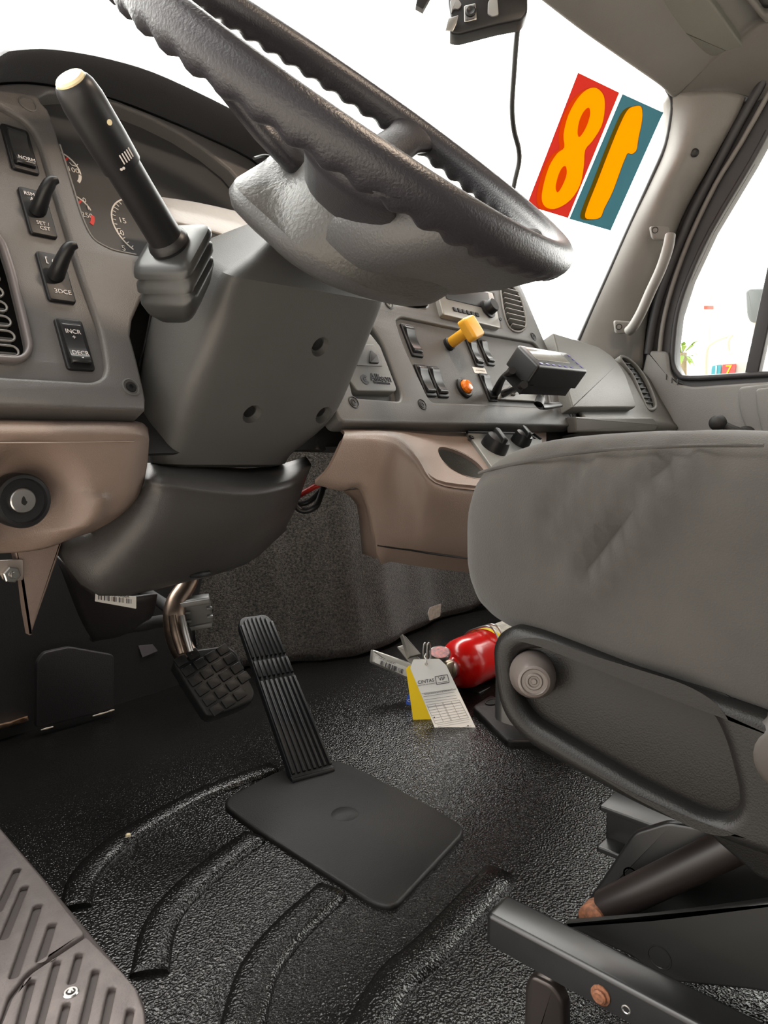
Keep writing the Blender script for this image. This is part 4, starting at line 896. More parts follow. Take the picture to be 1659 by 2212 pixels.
lf = Frame(dep(250, 1300, .955), (dep(292, 1305, .955)-dep(208, 1296, .955)), (dep(252, 1284, .955)-dep(250, 1315, .955)))
bl = thing('barcode_label', 'small white barcode label below the knee cover', 'label', lf.o)
plate('label_paper', lf, [rnd(lf.pxs([(206, 1280), (294, 1289), (294, 1315), (205, 1299)]), .001, 2)], .0008, white, bl, 0)
for k in range(24):
    x = 213+3.2*k; y = 1290+.13*(x-213); h_ = 4.5
    if k % 5 == 3: continue
    p, q = lf.px(x, y-h_), lf.px(x, y+h_); plate('barcode_bar', lf.sub(0, 0, .0003), [slot(p, q, random.choice((.0003, .0005, .0007)))], .0003, ink, bl, 0)
q = lf.px(255, 1286.5); text('label_text', '52-13A-A86A', lf.sub(q[0], q[1], 0, -.0), 0, 0, .0055, ink, bl)
lz = dep(372, 1320, 1.06)
tube_o = tube('cable_loom', [V(lz.x+.06, 1.262, lz.z+.02), dep(372, 1320, 1.06), dep(330, 1345, 1.07), dep(275, 1355, 1.08), dep(200, 1375, 1.1)], [.009, .009, .010, .010, .009], blackmatte, None, 10, 5)
tag(tube_o, 'black cable loom behind the brake pedal arm', 'cable loom')
pw = Frame(at(318, 1405, 'y', 1.257), X, Z)
t_ = plate('paper_scrap', pw, [rnd(pw.pxs([(299, 1395), (330, 1392), (341, 1406), (308, 1420)]), .001, 2)], .001, mat('grey_paper', (.16, .14, .15), .8), None, 0); tag(t_, 'pale torn paper scrap in the dark footwell behind the brake pedal', 'paper scrap')
ff_ = FLOOR.sub(0, 0, .02)
fo_ = loft('foil_strip', [[at(x, y, 'z', .022+h) for (x, y), h in zip(r, (0, .008, 0))] for r in ([(-30, 1566), (-30, 1575), (-30, 1584)], [(0, 1557), (3, 1566), (5, 1574)], [(20, 1554), (22, 1562), (25, 1568)], [(45, 1545), (48, 1552), (50, 1561)], [(58, 1541), (60, 1548), (62, 1556)])], foil, None, cap=False, closed=False, smooth=30)
md = fo_.modifiers.new('solidify', 'SOLIDIFY'); md.thickness = .002
tag(fo_, 'rusty crumpled metal strip at the edge of the dark floor', 'metal strip')
wr = thing('wire_bundle', 'red and black wires hanging under the centre dash', 'wires', dep(665, 1100, 1.05))
tube('red_wire', [dep(630, 1080, 1.06), dep(660, 1062, 1.05), dep(690, 1046, 1.04), dep(720, 1035, 1.05)], .0045, redwire, wr, 8, 4)
tube('black_wire', [dep(625, 1072, 1.0), dep(650, 1102, 1.0), dep(680, 1096, 1.0), dep(692, 1072, 1.02), dep(700, 1045, 1.04)], .0045, black, wr, 8, 5)
tube('black_wire', [dep(640, 1090, 1.02), dep(665, 1085, 1.02), dep(688, 1066, 1.03), dep(712, 1040, 1.05)], .004, black, wr, 8, 5)
sf_ = Frame(at(938, 1322, 'y', 1.085), V(1, .05, 0), (0, .16, 1))
t_ = plate('torn_sticker', sf_, [rnd(sf_.pxs([(929, 1312), (953, 1304), (951, 1331), (928, 1341), (924, 1326)]), .003, 3)], .0012, paper, None, 0); tag(t_, 'torn beige sticker scrap on the tunnel carpet', 'sticker')

# ================================================================== driver seat
SX = .42
st = thing('driver_seat', 'grey fabric driver seat on a black suspension base with a side knob', 'seat', (.64, .1, 0))
def seatring(y, x0, x1, zb, zt, rr, crown=.01):
    c = [(x0, zb), (x1, zb), (x1, zt), (x0, zt)]; pts = rnd(c, [rr*.7, rr*.7, rr, rr], 6)
    return [V(a, y, b+crown*(1-((a-(x0+x1)/2)/((x1-x0)/2))**2)*(1 if b > (zb+zt)/2 else 0)) for a, b in pts]
ys = [(.372, .50, .80, .425, .462, .02), (.366, .475, .825, .407, .477, .035), (.350, .455, .845, .392, .490, .045), (.325, .438, .862, .380, .500, .05), (.29, .427, .873, .374, .508, .05), (.25, .422, .878, .370, .513, .05), (.18, .420, .880, .364, .516, .05), (.10, .420, .880, .356, .517, .05), (.0, .420, .880, .347, .518, .05), (-.12, .420, .88, .34, .518, .05), (-.22, .425, .875, .34, .51, .05), (-.27, .44, .86, .36, .49, .04)]
ys = [((y if y < .18 else .18+(y-.18)*.80), *v) for y, *v in ys]
rings = [seatring(*v) for v in ys]
def resample(r, n):
    L = [0]
    for a, b in zip(r, r[1:]+r[:1]): L.append(L[-1]+(b-a).length)
    out = []; k = 0
    for i in range(n):
        t = L[-1]*i/n
        while L[k+1] < t: k += 1
        f = (t-L[k])/max(1e-9, L[k+1]-L[k]); out.append(r[k].lerp(r[(k+1) % len(r)], f))
    return out
rings = [resample(r, 110) for r in rings]
R2 = [list(c) for c in zip(*[spline2(list(c), 9, False) for c in zip(*rings)])]
creases = [[(q.y, q.z) for q in (at(x, y, 'x', SX) for x, y in l)] for l in ([(1250, 985), (1222, 1050), (1176, 1125)], [(1455, 972), (1385, 1060), (1325, 1150), (1268, 1228)])]
def segd(p, a, b):
    a, b, p = Vector(a), Vector(b), Vector(p); t = max(0, min(1, (p-a).dot(b-a)/(b-a).length_squared)); q = a.lerp(b, t); return (p-q), t
for r in R2:                                   # creases and soft wrinkles of the cloth
    for p in r:
        if p.x < .50:
            for l, dp in zip(creases, (.0045, .0075)):
                best = min((segd((p.y, p.z), a, b) for a, b in zip(l, l[1:])), key=lambda v: v[0].length); d = best[0].length*(1 if best[0].x > 0 else -1)
                p.x += dp*math.exp(-(d/.0035)**2) - dp*.8*math.exp(-((d+.010)/.006)**2) - dp*.4*math.exp(-((d-.012)/.007)**2)
        q = p+V(noise.noise(p*14), noise.noise(p*14+V(5, 0, 0)), noise.noise(p*14+V(0, 5, 0)))*.0022+V(1, 1, 1)*.0007*noise.noise(p*45); p.x, p.y, p.z = q
cu_ = loft('seat_cushion', R2, fabric, st, smooth=180)
seam = [at(x, y, 'x', SX+.010) for x, y in ((1650, 962), (1500, 963), (1380, 968), (1290, 974), (1200, 985))] + [at(1120, 1000, 'x', .438), at(1060, 1014, 'x', .452), at(1035, 1022, 'x', .47)]
tube('seat_piping', seam, .0012, fabric, st, 6, 5)
bkr = [[V(a, -.24-(z-.5)*.18+dy, z) for a, dy in ((.43, .02), (.45, .06), (.65, .045), (.85, .06), (.87, .02), (.85, -.07), (.65, -.08), (.45, -.07))] for z in (.50, .56, .8, 1.0, 1.12, 1.16)]
loft('seat_backrest', bkr, fabric, st, sub=2)
SF2 = Frame((SX, 0, 0), -Y, Z)
vo_ = SF2.pxs([(1066, 1400), (1078, 1368), (1110, 1350), (1180, 1366), (1400, 1452), (1700, 1560), (1900, 1640), (1900, 1960), (1700, 1862), (1545, 1806), (1400, 1748), (1250, 1667), (1140, 1603), (1090, 1545), (1072, 1480)])
vi_ = SF2.pxs([(1120, 1405), (1170, 1398), (1290, 1440), (1480, 1500), (1540, 1535), (1570, 1600), (1596, 1700), (1598, 1742), (1570, 1768), (1520, 1758), (1380, 1688), (1240, 1605), (1150, 1550), (1118, 1500), (1110, 1450)])
vo_ = rnd(vo_, [.01, .01, .01, .02, .02, 0, 0, 0, 0, .02, .02, .02, .02, .02, .02], 4); vi_ = rnd(vi_, [.008]*15, 4)
plate('side_valance', SF2.sub(0, 0, .006), [vo_, vi_], .03, valance, st, .0085, 6)
plate('valance_recess', SF2.sub(0, 0, -.006), [offset2(ccw(vi_), -.012)], .006, valance, st, .001)
a, b = SF2.px(1140, 1458)
kq = V(-.86, -.5, .08).normalized()
lathe('seat_knob', SF2.w(a, b, -.008), kq, [(.0165, 0), (.0165, .008), (.0140, .013), (.0125, .022), (.0105, .0255), (.0088, .0262), (.0080, .0252), (.0060, .0252), (.0052, .0262), (.0040, .0262), (.0034, .0252), (.0022, .0252), (.0016, .0262), (0, .0262)], mat('knob_brown_grey', (.085, .072, .066), .35), st, 32, 30)
lathe('valance_boss', SF2.w(*SF2.px(1715, 1640), -.004), -X, [(.026, 0), (.024, .008), (.016, .011), (0, .011)], mat('lever_brown', (.020, .016, .013), .5), st, 24, 60)
# under the cushion: pan, scissor frame, rails
box('seat_pan', (.65, .06, .325), X, Y, (.40, .46, .05), blackmetal, st, .008)
def rail(name, o, length, w_, h_, par):
    f = Frame(o, X, Z)                         # section in xz, runs along -y
    sec = [(-w_/2, 0), (w_/2, 0), (w_/2, h_), (-w_/2, h_)]
    return plate(name, Frame(Vector(o), X, Z), [rnd(sec, .004, 3)], length, blackmetal, par, .0015)
def yrail(name, p, length, w_, h_, bev=.004):  # p: front end, top centre; body behind it
    return box(name, V(p.x, p.y-length/2, p.z-h_/2), X, Y, (w_, length, h_), blackmetal, st, bev)
zr = .115
pr = at(1058, 1962, 'z', zr)
yrail('slide_rail', V(pr.x+.010, pr.y, zr), .60, .034, .027, .004)
pr2 = at(1312, 1722, 'z', zr)
q = V(pr2.x, pr2.y, zr)
yrail('slide_rail', q, .60, .044, .006, .002); yrail('rail_web', q-Z*.005+X*.006, .60, .014, .042, .001); yrail('rail_flange', q-Z*.046, .60, .050, .006, .002)
xl = pr.x+.010-.0175
RLf = Frame((xl, 0, 0), -Y, Z)
a, b = RLf.px(1297, 2150); lathe('rusty_bolt', RLf.w(a, b, -.001), -X, [(.0078, 0), (.0078, .0015), (.0055, .002), (.0055, .004), (.004, .005), (0, .005)], rust, st, 12, 30)
a, b = RLf.px(1352, 2182); lathe('rail_hole', RLf.w(a, b, -.001), -X, [(.0038, 0), (.0036, .0008), (.0028, .001), (.002, .0002), (0, .0002)], steel, st, 14)
# floor bracket below the near rail
FBf = Frame((xl+.02, 0, 0), -Y, Z)
plate('floor_bracket', FBf, [rnd(FBf.pxs([(1132, 2130), (1145, 2105), (1195, 2130), (1216, 2170), (1220, 2330), (1128, 2330)]), .006, 3)], .012, mat('satin_steel_brown', (.05, .04, .036), .3, metal=.6), st, .004)
# scissor suspension plates
def xplate(name, x, px_, th, m=blackmetal, bev=.003, r_=.006):
    f = Frame((x, 0, 0), -Y, Z); return plate(name, f, [rnd(f.pxs(px_), r_, 3)], th, m, st, bev)
xplate('scissor_plate', .545, [(1212, 1996), (1262, 1992), (1400, 1982), (1520, 1968), (1800, 1930), (1800, 2190), (1640, 2142), (1500, 2128), (1420, 2120), (1370, 2070), (1290, 2035)], .008, mat('satin_black_steel', (.016, .016, .015), .45))
xplate('scissor_plate', .60, [(1236, 1994), (1300, 1900), (1368, 1798), (1440, 1776), (1900, 1850), (1900, 2120), (1400, 2060), (1280, 2010)], .006, blackmetal)
p_, q_ = at(1310, 1958, 'x', .575), at(1560, 1838, 'x', .575)
d_ = (q_-p_); tube('torsion_tube', [p_, p_+d_*1.6], [.0145, .0145], mat('dark_brown_steel', (.014, .010, .009), .4), st, 18)
lathe('rusty_pin', at(1282, 1982, 'x', .562), -X, [(.0125, -.01), (.0125, .004), (.010, .006), (0, .006)], rust, st, 18)
SPf = Frame((.545, 0, 0), -Y, Z)
a, b = SPf.px(1424, 2068); lathe('plate_hole', SPf.w(a, b, -.001), -X, [(.0105, 0), (.0100, .0014), (.0088, .0014), (.0080, .0003), (0, .0003)], blackmetal, st, 18)
a, b = SPf.px(1362, 1890); lathe('plate_hole', Frame((.60, 0, 0), -Y, Z).w(*Frame((.60, 0, 0), -Y, Z).px(1363, 1891), -.001), -X, [(.008, 0), (.0075, .001), (.006, .001), (0, .0002)], hollow, st, 14)
# skirt behind the valance
xplate('seat_skirt', .50, [(1130, 1560), (1200, 1600), (1480, 1760), (1640, 1900), (1900, 1960), (1900, 1500), (1130, 1380)], .004, valance)
# floor anchor pocket beyond the seat
apk = thing('floor_anchor', 'black floor anchor plate with an oval slot beside the far seat base', 'floor anchor', at(1068, 1545, 'z', .02))
AF = FLOOR.sub(0, 0, .032)
al2 = rnd(AF.pxs([(1020, 1525), (1060, 1500), (1130, 1530), (1180, 1600), (1095, 1600)]), .01, 3)
plate('anchor_plate', AF, [al2], .020, vinylsmooth, apk, .004)
a, b = AF.px(1064, 1517); plate('anchor_slot', AF.sub(a, b, .0008), [circ(0, 0, .016, 20, .009)], .002, hollow, apk, .0005)
tube('slot_ring', [AF.w(a+.017*math.cos(t), b+.010*math.sin(t), .001) for t in [k*math.pi/10 for k in range(21)]], .0016, black, apk, 6)
sbx = box('seat_base_box', at(1130, 1560, 'z', .05)+V(.08, -.04, 0), X, Y, (.12, .12, .09), blackmetal, None, .006); tag(sbx, 'low black box under the front of the seat', 'box')

# ================================================================== fire extinguisher and tags
fx = thing('fire_extinguisher', 'red fire extinguisher lying on the floor beyond the seat', 'fire extinguisher', dep(1010, 1490, 1.38))
ec = dep(1012, 1428, 1.40); er = .050
x0 = ec.x-.052
prof = [(0, -.005), (.018, -.004), (.020, .0), (.032, .004), (.043, .014), (.049, .030), (er, .048), (er, .34), (.046, .36), (.03, .37), (0, .37)]
lathe('cylinder', V(x0, ec.y, ec.z), X, prof, red, fx, 48, 40)
lathe('neck_collar', V(x0-.018, ec.y, ec.z), X, [(.015, 0), (.019, .003), (.019, .012), (.016, .020)], steel, fx, 24)
lathe('label_band', V(x0+.115, ec.y, ec.z), X, [(er+.0006, 0), (er+.0006, .13)], mat('label_cream', (.62, .60, .52), .5, col2=(.30, .29, .26), vscale=60), fx, 48, cap=False)
lathe('label_stripe', V(x0+.112, ec.y, ec.z), X, [(er+.0009, 0), (er+.0009, .012)], yellowtag, fx, 48, cap=False)
for dx in (.098, .116):
    tube('bracket_clamp', [V(x0+dx, ec.y+(er+.004+.012*math.exp(-((t-1.9)/.35)**2))*math.cos(t), ec.z+(er+.004+.012*math.exp(-((t-1.9)/.35)**2))*math.sin(t)) for t in [(.2+k*.13) for k in range(24)]], .0022, steel, fx, 8)
box('mounting_bracket', V(x0+.17, ec.y, ec.z-er-.006), X, Y, (.26, .07, .008), blackmetal, fx, .002)
box('valve_block', V(x0-.026, ec.y, ec.z+.004), X, Z, (.030, .034, .028), mat('valve_brass', (.45, .40, .30), .35, metal=1), fx, .005)
gq = dep(950, 1408, 1.33); gn = (CAM-gq).normalized(); gn = (gn*.35+Z*.9).normalized()
lathe('gauge_case', gq-gn*.012, gn, [(.010, -.010), (.014, 0), (.0195, .003), (.0205, .010), (.0195, .012), (.018, .0105), (0, .0105)], steel, fx, 28)
lathe('gauge_dial', gq-gn*.0012, gn, [(.0178, 0), (.0178, .0006), (0, .0006)], mat('gauge_dial_print', (.55, .12, .10), .4, col2=(.12, .04, .04), vscale=160), fx, 28)
def bar(name, px4, t4, th, m, par, bev=.002):
    P = [dep(x, y, t) for (x, y), t in zip(px4, t4)]; f = Frame(sum(P, V(0, 0, 0))/4, P[1]-P[0], P[3]-P[0])
    if f.n.dot(CAM-f.o) < 0: f = Frame(f.o, f.u, -f.v)
    return plate(name, f, [rnd([((p-f.o).dot(f.u), (p-f.o).dot(f.v)) for p in P], .003, 3)], th, m, par, bev), f
silver = mat('cast_aluminium', (.62, .60, .55), .38, metal=.7)
carry, cf = bar('carry_handle', [(806, 1403), (900, 1436), (888, 1468), (803, 1432)], [1.33, 1.345, 1.34, 1.325], .018, silver, fx, .004)
hb, hf = bar('barcode_sticker', [(812, 1416), (888, 1444), (882, 1464), (808, 1430)], [1.323, 1.337, 1.333, 1.318], .0008, white, fx, 0)
hf = hf.sub(0, 0, .0015)
for k in range(22):
    x = 822+2.3*k; y = 1431.5+.40*(x-822)
    if k % 6 == 4: continue
    p, q = hf.px(x+1, y-4.2), hf.px(x-1, y+4.2); plate('sticker_bar', hf, [slot(p, q, random.choice((.0003, .0005, .0008)))], .0004, ink, fx, 0)
q = hf.px(836, 1427); text('sticker_number', 'LA202307131614', hf.sub(q[0], q[1], 0, math.pi+.0), 0, 0, .0048, ink, fx)
bar('squeeze_lever', [(868, 1368), (876, 1374), (912, 1412), (885, 1420)], [1.36, 1.36, 1.35, 1.34], .012, mat('dull_steel', (.34, .32, .29), .45, metal=.7), fx, .002)
bar('squeeze_lever', [(856, 1396), (872, 1392), (910, 1425), (890, 1438)], [1.36, 1.36, 1.35, 1.34], .010, MATS['dull_steel'], fx, .002)
for dx in (0, 8):
    cq = dep(918+dx, 1408, 1.29); tube('pull_ring', [cq+(_R*.35+_F*.5)*(.011*math.cos(t))+_U*(.0165*math.sin(t)) for t in [k*math.pi/12 for k in range(25)]], .0013, steel, fx, 8)
# tags on the valve ring
def hang(px_, t0, t1, name, m, lab, cat):
    ys_ = [p[1] for p in px_]; lo_, hi_ = min(ys_), max(ys_)
    P = [dep(x, y, t0+(t1-t0)*(y-lo_)/(hi_-lo_)) for x, y in px_]; c = sum(P, V(0, 0, 0))/len(P)
    n = V(0, 0, 0)
    for a_, b_ in zip(P, P[1:]+P[:1]): n += (a_-c).cross(b_-c)
    n.normalize(); n = n if n.dot(CAM-c) > 0 else -n
    u = (_R-n*_R.dot(n)).normalized(); f = Frame(c, u, n.cross(u))
    root = thing(name, lab, cat, V(c.x, c.y, min(p.z for p in P)))
    plate('tag_card', f, [rnd(f.pxs(px_), .002, 3)], .0010, m, root, 0)
    return root, f
yt, yf = hang([(877, 1445), (883, 1438), (906, 1434), (945, 1581), (896, 1581)], 1.295, 1.230, 'yellow_tag', yellowtag, 'plain yellow card tag hanging behind the white inspection tag', 'tag')
bt, bf_ = hang([(881, 1499), (892, 1500), (892, 1524), (876, 1521)], 1.30, 1.29, 'blue_tag', blue, 'small blue card peeking out beside the yellow tag', 'tag')
q = bf_.px(883, 1514); text('tag_print', 'C', bf_, q[0], q[1], .007, white, bt)
wt, wf = hang([(893, 1424), (949, 1423), (964, 1437), (1034, 1585), (951, 1601), (886, 1443)], 1.275, 1.195, 'inspection_tag', white, 'white printed inspection tag hanging from the fire extinguisher', 'tag')
rotv = Vector(wf.px(967, 1467))-Vector(wf.px(905, 1477)); tr = math.atan2(rotv.y, rotv.x)
TF = wf.sub(*wf.px(936, 1472), 0, tr)
def tl(x, y): return TF.px(x, y)
q = tl(920, 1472); text('tag_print', 'CINTAS', TF, q[0], q[1], .0086, ink, wt, sx=1.0)
q = tl(955, 1468); plate('tag_logo_frame', TF.sub(q[0], q[1], .0004), [rect(0, 0, .0235, .0155, .0015), rect(0, 0, .0215, .0135, .001)], .0003, ink, wt, 0)
text('tag_print', 'VIP', TF, q[0], q[1]+.0015, .0088, ink, wt); plate('tag_rule', TF.sub(q[0], q[1]-.0045, .0004), [rect(0, 0, .018, .0006)], .0003, ink, wt, 0)
q = tl(922, 1478); text('tag_print', 'READY FOR THE WORKDAY', TF, q[0], q[1], .0026, greyink, wt)
q = tl(950, 1494); text('tag_print', 'Temperature Sensing Element Date', TF, q[0], q[1], .0040, greyink, wt)
def tline(a, b, w=.0003): plate('tag_rule', TF.sub(0, 0, .0003), [slot(tl(*a), tl(*b), w)], .0002, greyink, wt, 0)
for a_, b_ in (((911, 1498), (976, 1489)), ((915, 1505), (981, 1495)), ((917, 1512), (985, 1502)), ((920, 1517), (987, 1508))): tline(a_, b_)
for k in range(8):
    t = k/7; tline((922+18*t, 1523+40*t), (992+20*t, 1512+38*t))
for k in range(5):
    t = k/4; tline((922+70*t, 1523-11*t), (940+72*t, 1563-13*t))
tline((955, 1518), (974, 1557)); tline((924, 1527), (993, 1517))
for a_, b_ in (((944, 1566), (1014, 1554)), ((946, 1570), (1013, 1559)), ((949, 1580), (1018, 1568)), ((952, 1584), (1020, 1573)), ((955, 1590), (1022, 1578))): tline(a_, b_, .00022)
for p_ in ((1011, 1568), (1017, 1579), (938, 1550)): plate('punch_mark', TF.sub(0, 0, .0006), [circ(*tl(*p_), .0013, 10)], .0003, ink, wt, 0)
plate('tag_eyelet', TF.sub(0, 0, .0006), [circ(*tl(921, 1434), .0028, 16), circ(*tl(921, 1434), .0015, 16)], .0006, paper, wt, 0)
tube('tag_string', [wf.w(*wf.px(921, 1434), .002), dep(921, 1426, 1.262), dep(917, 1419, 1.27), dep(920, 1412, 1.285)], .0012, white, wt, 6, 4)

cbm = lathe('crumb', at(277, 1808, 'z', .008), Z, [(.0015, 0), (.0035, .0015), (.003, .004), (0, .005)], cream, None, 8, 60); tag(cbm, 'tiny cream crumb lying on the curved floor rib', 'crumb')
# ================================================================== on the windshield
def bil(Q, u, v, off): a = Q[0]*(1-u)+Q[1]*u; b = Q[3]*(1-u)+Q[2]*u; return a*(1-v)+b*v+off
def union(l, d):                              # outline of a digit together with its cast edge, shifted by d
    A = area2(l); out = []
    for i in range(len(l)):
        t = Vector(l[(i+1) % len(l)])-Vector(l[i-1]); n = V(t.y, -t.x).normalized()*(1 if A > 0 else -1); k = n.dot(Vector(d).normalized())
        k = max(0, min(1, k*1.6+.25)); out.append(tuple(Vector(l[i])+Vector(d)*k+n*1.6))
    return out
def sticker(name, quad, m, lab, digit, counters, shade_m, d, dname):
    Q = [ws(x, y, .004) for x, y in quad]; n = (Q[1]-Q[0]).cross(Q[3]-Q[0]).normalized(); n = n if n.dot(CAM-Q[0]) > 0 else -n
    f = Frame(sum(Q, V(0, 0, 0))/4, (Q[1]-Q[0]), n.cross(Q[1]-Q[0]))
    def cv(l): return [tuple(q) for q in spline2(f.pxs([(880+x/2.1296, y/2.1296) for x, y in l]), 3)]
    root = thing(name, lab, 'sticker', Q[3]); un = cv(union(digit, d))
    plate('sticker_sheet', f, [f.pxs(quad), un], .0006, m, root, 0)
    plate('digit_edge', f, [un, cv(digit)], .0006, shade_m, root, 0)
    plate(dname, f, [cv(digit)] + [cv(c) for c in counters], .0006, filmyel, root, 0)
    for c in counters: plate('digit_counter', f, [cv(c)], .0006, shade_m, root, 0)
    return root
eight = [[(870, 405), (903, 440), (908, 500), (893, 580), (850, 650), (818, 690), (812, 760), (795, 850), (750, 920), (690, 958), (645, 958), (620, 928), (622, 870), (650, 770), (690, 705), (722, 678), (718, 620), (740, 530), (785, 450), (830, 410)],
         [(835, 495), (840, 530), (820, 590), (792, 630), (783, 610), (790, 560), (810, 515)], [(728, 765), (733, 800), (715, 850), (692, 885), (682, 860), (695, 805), (712, 772)]]
one = [(1045, 489), (1076, 492), (1080, 550), (1062, 640), (1054, 690), (1032, 709), (1014, 705), (1002, 728), (985, 770), (945, 880), (905, 960), (888, 1000), (850, 1009), (818, 1000), (828, 950), (872, 840), (930, 690), (975, 580), (1012, 508)]
sticker('red_number_sticker', [(1249, 157), (1338, 200), (1227, 471), (1138, 444)], filmred, 'red windshield sticker with a big yellow digit eight, seen from behind', eight[0], eight[1:], filmorange, (-22, 6), 'digit_eight')
sticker('teal_number_sticker', [(1345, 203), (1433, 243), (1319, 498), (1230, 473)], filmteal, 'teal windshield sticker with a big yellow digit one, seen from behind', one, [], filmolive, (-20, 3), 'digit_one')
# dash camera and its cord
CFm = Frame(ws(1050, 30, .05), (_R*.98-Y*.1), (_U*.97+_R*.18))
dc = thing('dash_camera', 'black dash camera with mount hanging at the top of the windshield', 'camera', CFm.o)
plate('camera_body', CFm, [rnd(CFm.pxs([(968, 5), (975, 45), (970, 70), (990, 74), (1075, 52), (1128, 42), (1140, 25), (1140, -30), (968, -40)]), .006, 3)], .03, black, dc, .004)
plate('lens_plate', CFm.sub(0, 0, .002), [rnd(CFm.pxs([(1002, 14), (1028, 8), (1030, 44), (1003, 50)]), .003, 3)], .004, steel, dc, .001)
plate('lens_plate', CFm.sub(0, 0, .004), [rnd(CFm.pxs([(1005, 17), (1026, 12), (1027, 42), (1006, 47)]), .003, 3)], .004, mat('camera_grey', (.10, .10, .105), .4), dc, .001)
a, b = CFm.px(1016, 29); lathe('camera_lens', CFm.w(a, b, .004), CFm.n, [(.0095, 0), (.0095, .003), (.007, .005), (.0045, .004), (0, .003)], black, dc, 24)
plate('mount_shield', CFm.sub(0, 0, .003), [rnd(CFm.pxs([(972, 2), (990, 0), (998, 12), (990, 22), (980, 20), (975, 30)]), .003, 3)], .003, mat('mount_grey', (.22, .22, .22), .4), dc, .001)
plate('cover_plate', CFm.sub(0, 0, .003), [rnd(CFm.pxs([(1054, 6), (1062, -3), (1074, -4), (1077, 34), (1064, 38), (1053, 32)]), .003, 3)], .004, mat('plate_grey', (.25, .25, .25), .4), dc, .001)
plate('foil_clip', CFm.sub(0, 0, .006), [rnd(CFm.pxs([(962, 70), (968, 45), (990, 38), (986, 56), (978, 72)]), .001, 2)], .002, steel, dc, .0005)
cordp = [(1121, 38), (1115, 90), (1110, 160), (1106, 230), (1110, 280), (1120, 320), (1121, 350), (1112, 390), (1106, 425), (1103, 470)]
cordo = tube('camera_cord', [ws(x, y, .03) for x, y in cordp], .0055, mat('cord_black', (.02, .02, .02), .35), None, 8, 5)
tag(cordo, 'black cord hanging down the windshield from the dash camera', 'cord')
mb = Frame(ws(905, -5, .05), _R, _U)
mo = plate('mirror_bracket', mb, [mb.pxs([(905, -20), (935, -20), (914, 19), (898, 10)])], .012, black, None, .001); tag(mo, 'small black bracket corner at the top of the windshield', 'bracket')

# ================================================================== outside
gr = structure(box('ground', (20, 5, -1.20), X, Y, (120, 120, .02), concrete, None, 0), 'pale concrete yard outside')
tk = thing('parked_truck', 'white parked truck with a numbered windshield seen through the passenger window', 'truck', (8.6, 3.0, -1.19))
def opx(x, y, X_): return at(x, y, 'x', X_)
TX = 8.0
TFm = Frame((TX, 0, 0), -Y, Z)
plate('cab_shell', TFm, [rnd(TFm.pxs([(1522, 835), (1530, 798), (1545, 784), (1608, 778), (1760, 770), (1760, 730), (1900, 730), (1900, 1050), (1522, 1050)]), .06, 4)], 1.9, whitepaint, tk, .04)
plate('truck_box', Frame((TX+.3, 0, 0), -Y, Z), [rnd(TFm.pxs([(1560, 745), (1700, 735), (1900, 700), (1900, 1050), (1560, 1050)]), .05, 3)], 2.0, whitepaint, tk, .03)
plate('truck_windshield', TFm.sub(0, 0, .02), [rnd(TFm.pxs([(1528, 815), (1534, 796), (1548, 786), (1610, 781), (1640, 778), (1640, 830), (1528, 832)]), .03, 4)], .03, mat('pale_window', (.40, .36, .34), .2), tk, .01)
for (q4, mm, s_, c_) in (([(1538, 790), (1558, 788), (1556, 812), (1536, 812)], mat('truck_sticker_teal', (.03, .22, .28), .5), '1', legend), ([(1561, 788), (1590, 786), (1586, 812), (1558, 812)], mat('truck_sticker_red', (.62, .05, .05), .5), '7', yellowtag)):
    f = TFm.sub(0, 0, .04); L_ = f.pxs(q4); plate('window_number_sheet', f, [L_], .01, mm, tk, 0)
    cx_ = sum(p[0] for p in L_)/4; cy_ = sum(p[1] for p in L_)/4; text('window_number', s_, f, cx_, cy_, .13, c_, tk, .004, .002)
tube('mirror_arm', [opx(1523, 812, TX-.3), opx(1524, 770, TX-.3), opx(1530, 748, TX-.3), opx(1550, 734, TX-.3), opx(1582, 722, TX-.3)], .022, tanpaint, tk, 8, 4)
tube('mirror_arm', [opx(1582, 722, TX-.3), opx(1572, 738, TX-.3), opx(1574, 760, TX-.3), opx(1582, 764, TX-.3)], .022, tanpaint, tk, 8, 4)
MFm = Frame((TX-.35, 0, 0), -Y, Z)
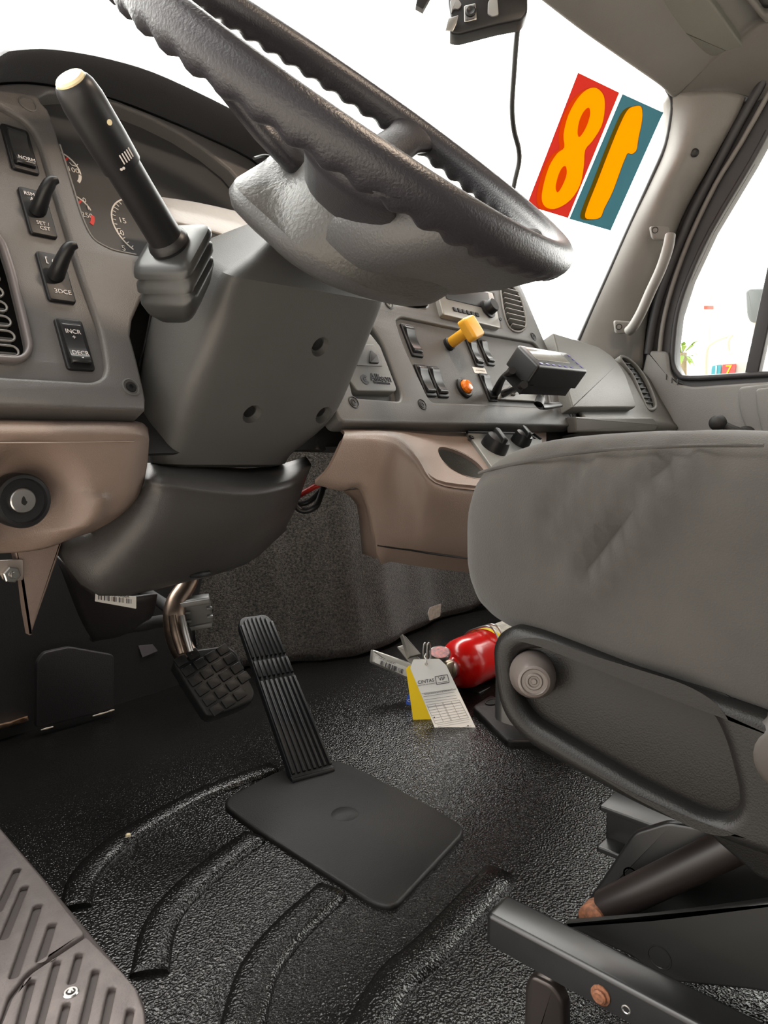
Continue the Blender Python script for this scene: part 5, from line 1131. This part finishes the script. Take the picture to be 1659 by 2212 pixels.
plate('side_mirror', MFm, [rnd(MFm.pxs([(1609, 630), (1618, 623), (1662, 622), (1658, 694), (1620, 697), (1612, 680)]), .03, 3)], .12, mirrorback, tk, .02)
tube('mirror_post', [opx(1632, 695, TX-.3), opx(1628, 740, TX-.3), opx(1622, 790, TX-.3)], .02, tanpaint, tk, 8)
pole = tube('light_pole', [opx(1533, 640, 14), opx(1531, 720, 14), V(14, opx(1529, 860, 14).y, -1.19)], .03, mat('pole_grey', (.6, .56, .52), .5), None, 8); tag(pole, 'thin pale pole standing far behind the passenger window', 'pole')
sgf = Frame((13.9, 0, 0), -Y, Z)
sg = thing('roadside_sign', 'small white and red sign far behind the passenger window', 'sign', V(13.9, opx(1530, 676, 13.9).y, -1.19))
plate('sign_board', sgf, [sgf.pxs([(1518, 655), (1544, 655), (1544, 676), (1518, 676)])], .05, mat('sign_cream', (.6, .5, .42), .6), sg, 0)
pq = opx(1531, 676, 13.92); tube('sign_post', [pq, V(pq.x, pq.y, -1.19)], .05, MATS['pole_grey'], sg, 8)
plate('sign_stripe', sgf.sub(0, 0, .01), [sgf.pxs([(1521, 661), (1541, 661), (1541, 668), (1521, 668)])], .03, mat('sign_red', (.55, .06, .04), .6), sg, 0)
tc0 = opx(1475, 815, 11)
palm = thing('palm_tree', 'small green palm far behind the passenger window', 'tree', V(11, tc0.y, -1.19))
tc_ = opx(1474, 765, 11)
tube('palm_trunk', [V(11, opx(1476, 900, 11).y, -1.19), opx(1475, 800, 11), tc_], [.07, .06, .05], mat('palm_bark', (.25, .2, .12), .8), palm, 8, 3)
for k in range(26):
    a_ = random.uniform(0, 6.28); e_ = random.uniform(-.5, 1.3); L_ = random.uniform(.22, .42)
    d1 = V(math.cos(a_)*math.cos(e_), math.sin(a_)*math.cos(e_), math.sin(e_)); s_ = d1.cross(Z).normalized()*.035
    p0 = tc_; p1 = tc_+d1*L_*.6; p2 = tc_+d1*L_-Z*.08
    add('palm_frond', [p0, p1+s_, p2, p1-s_, p1+Z*.01], [(0, 1, 4), (1, 2, 4), (2, 3, 4), (3, 0, 4)], leafmat, palm, 0)
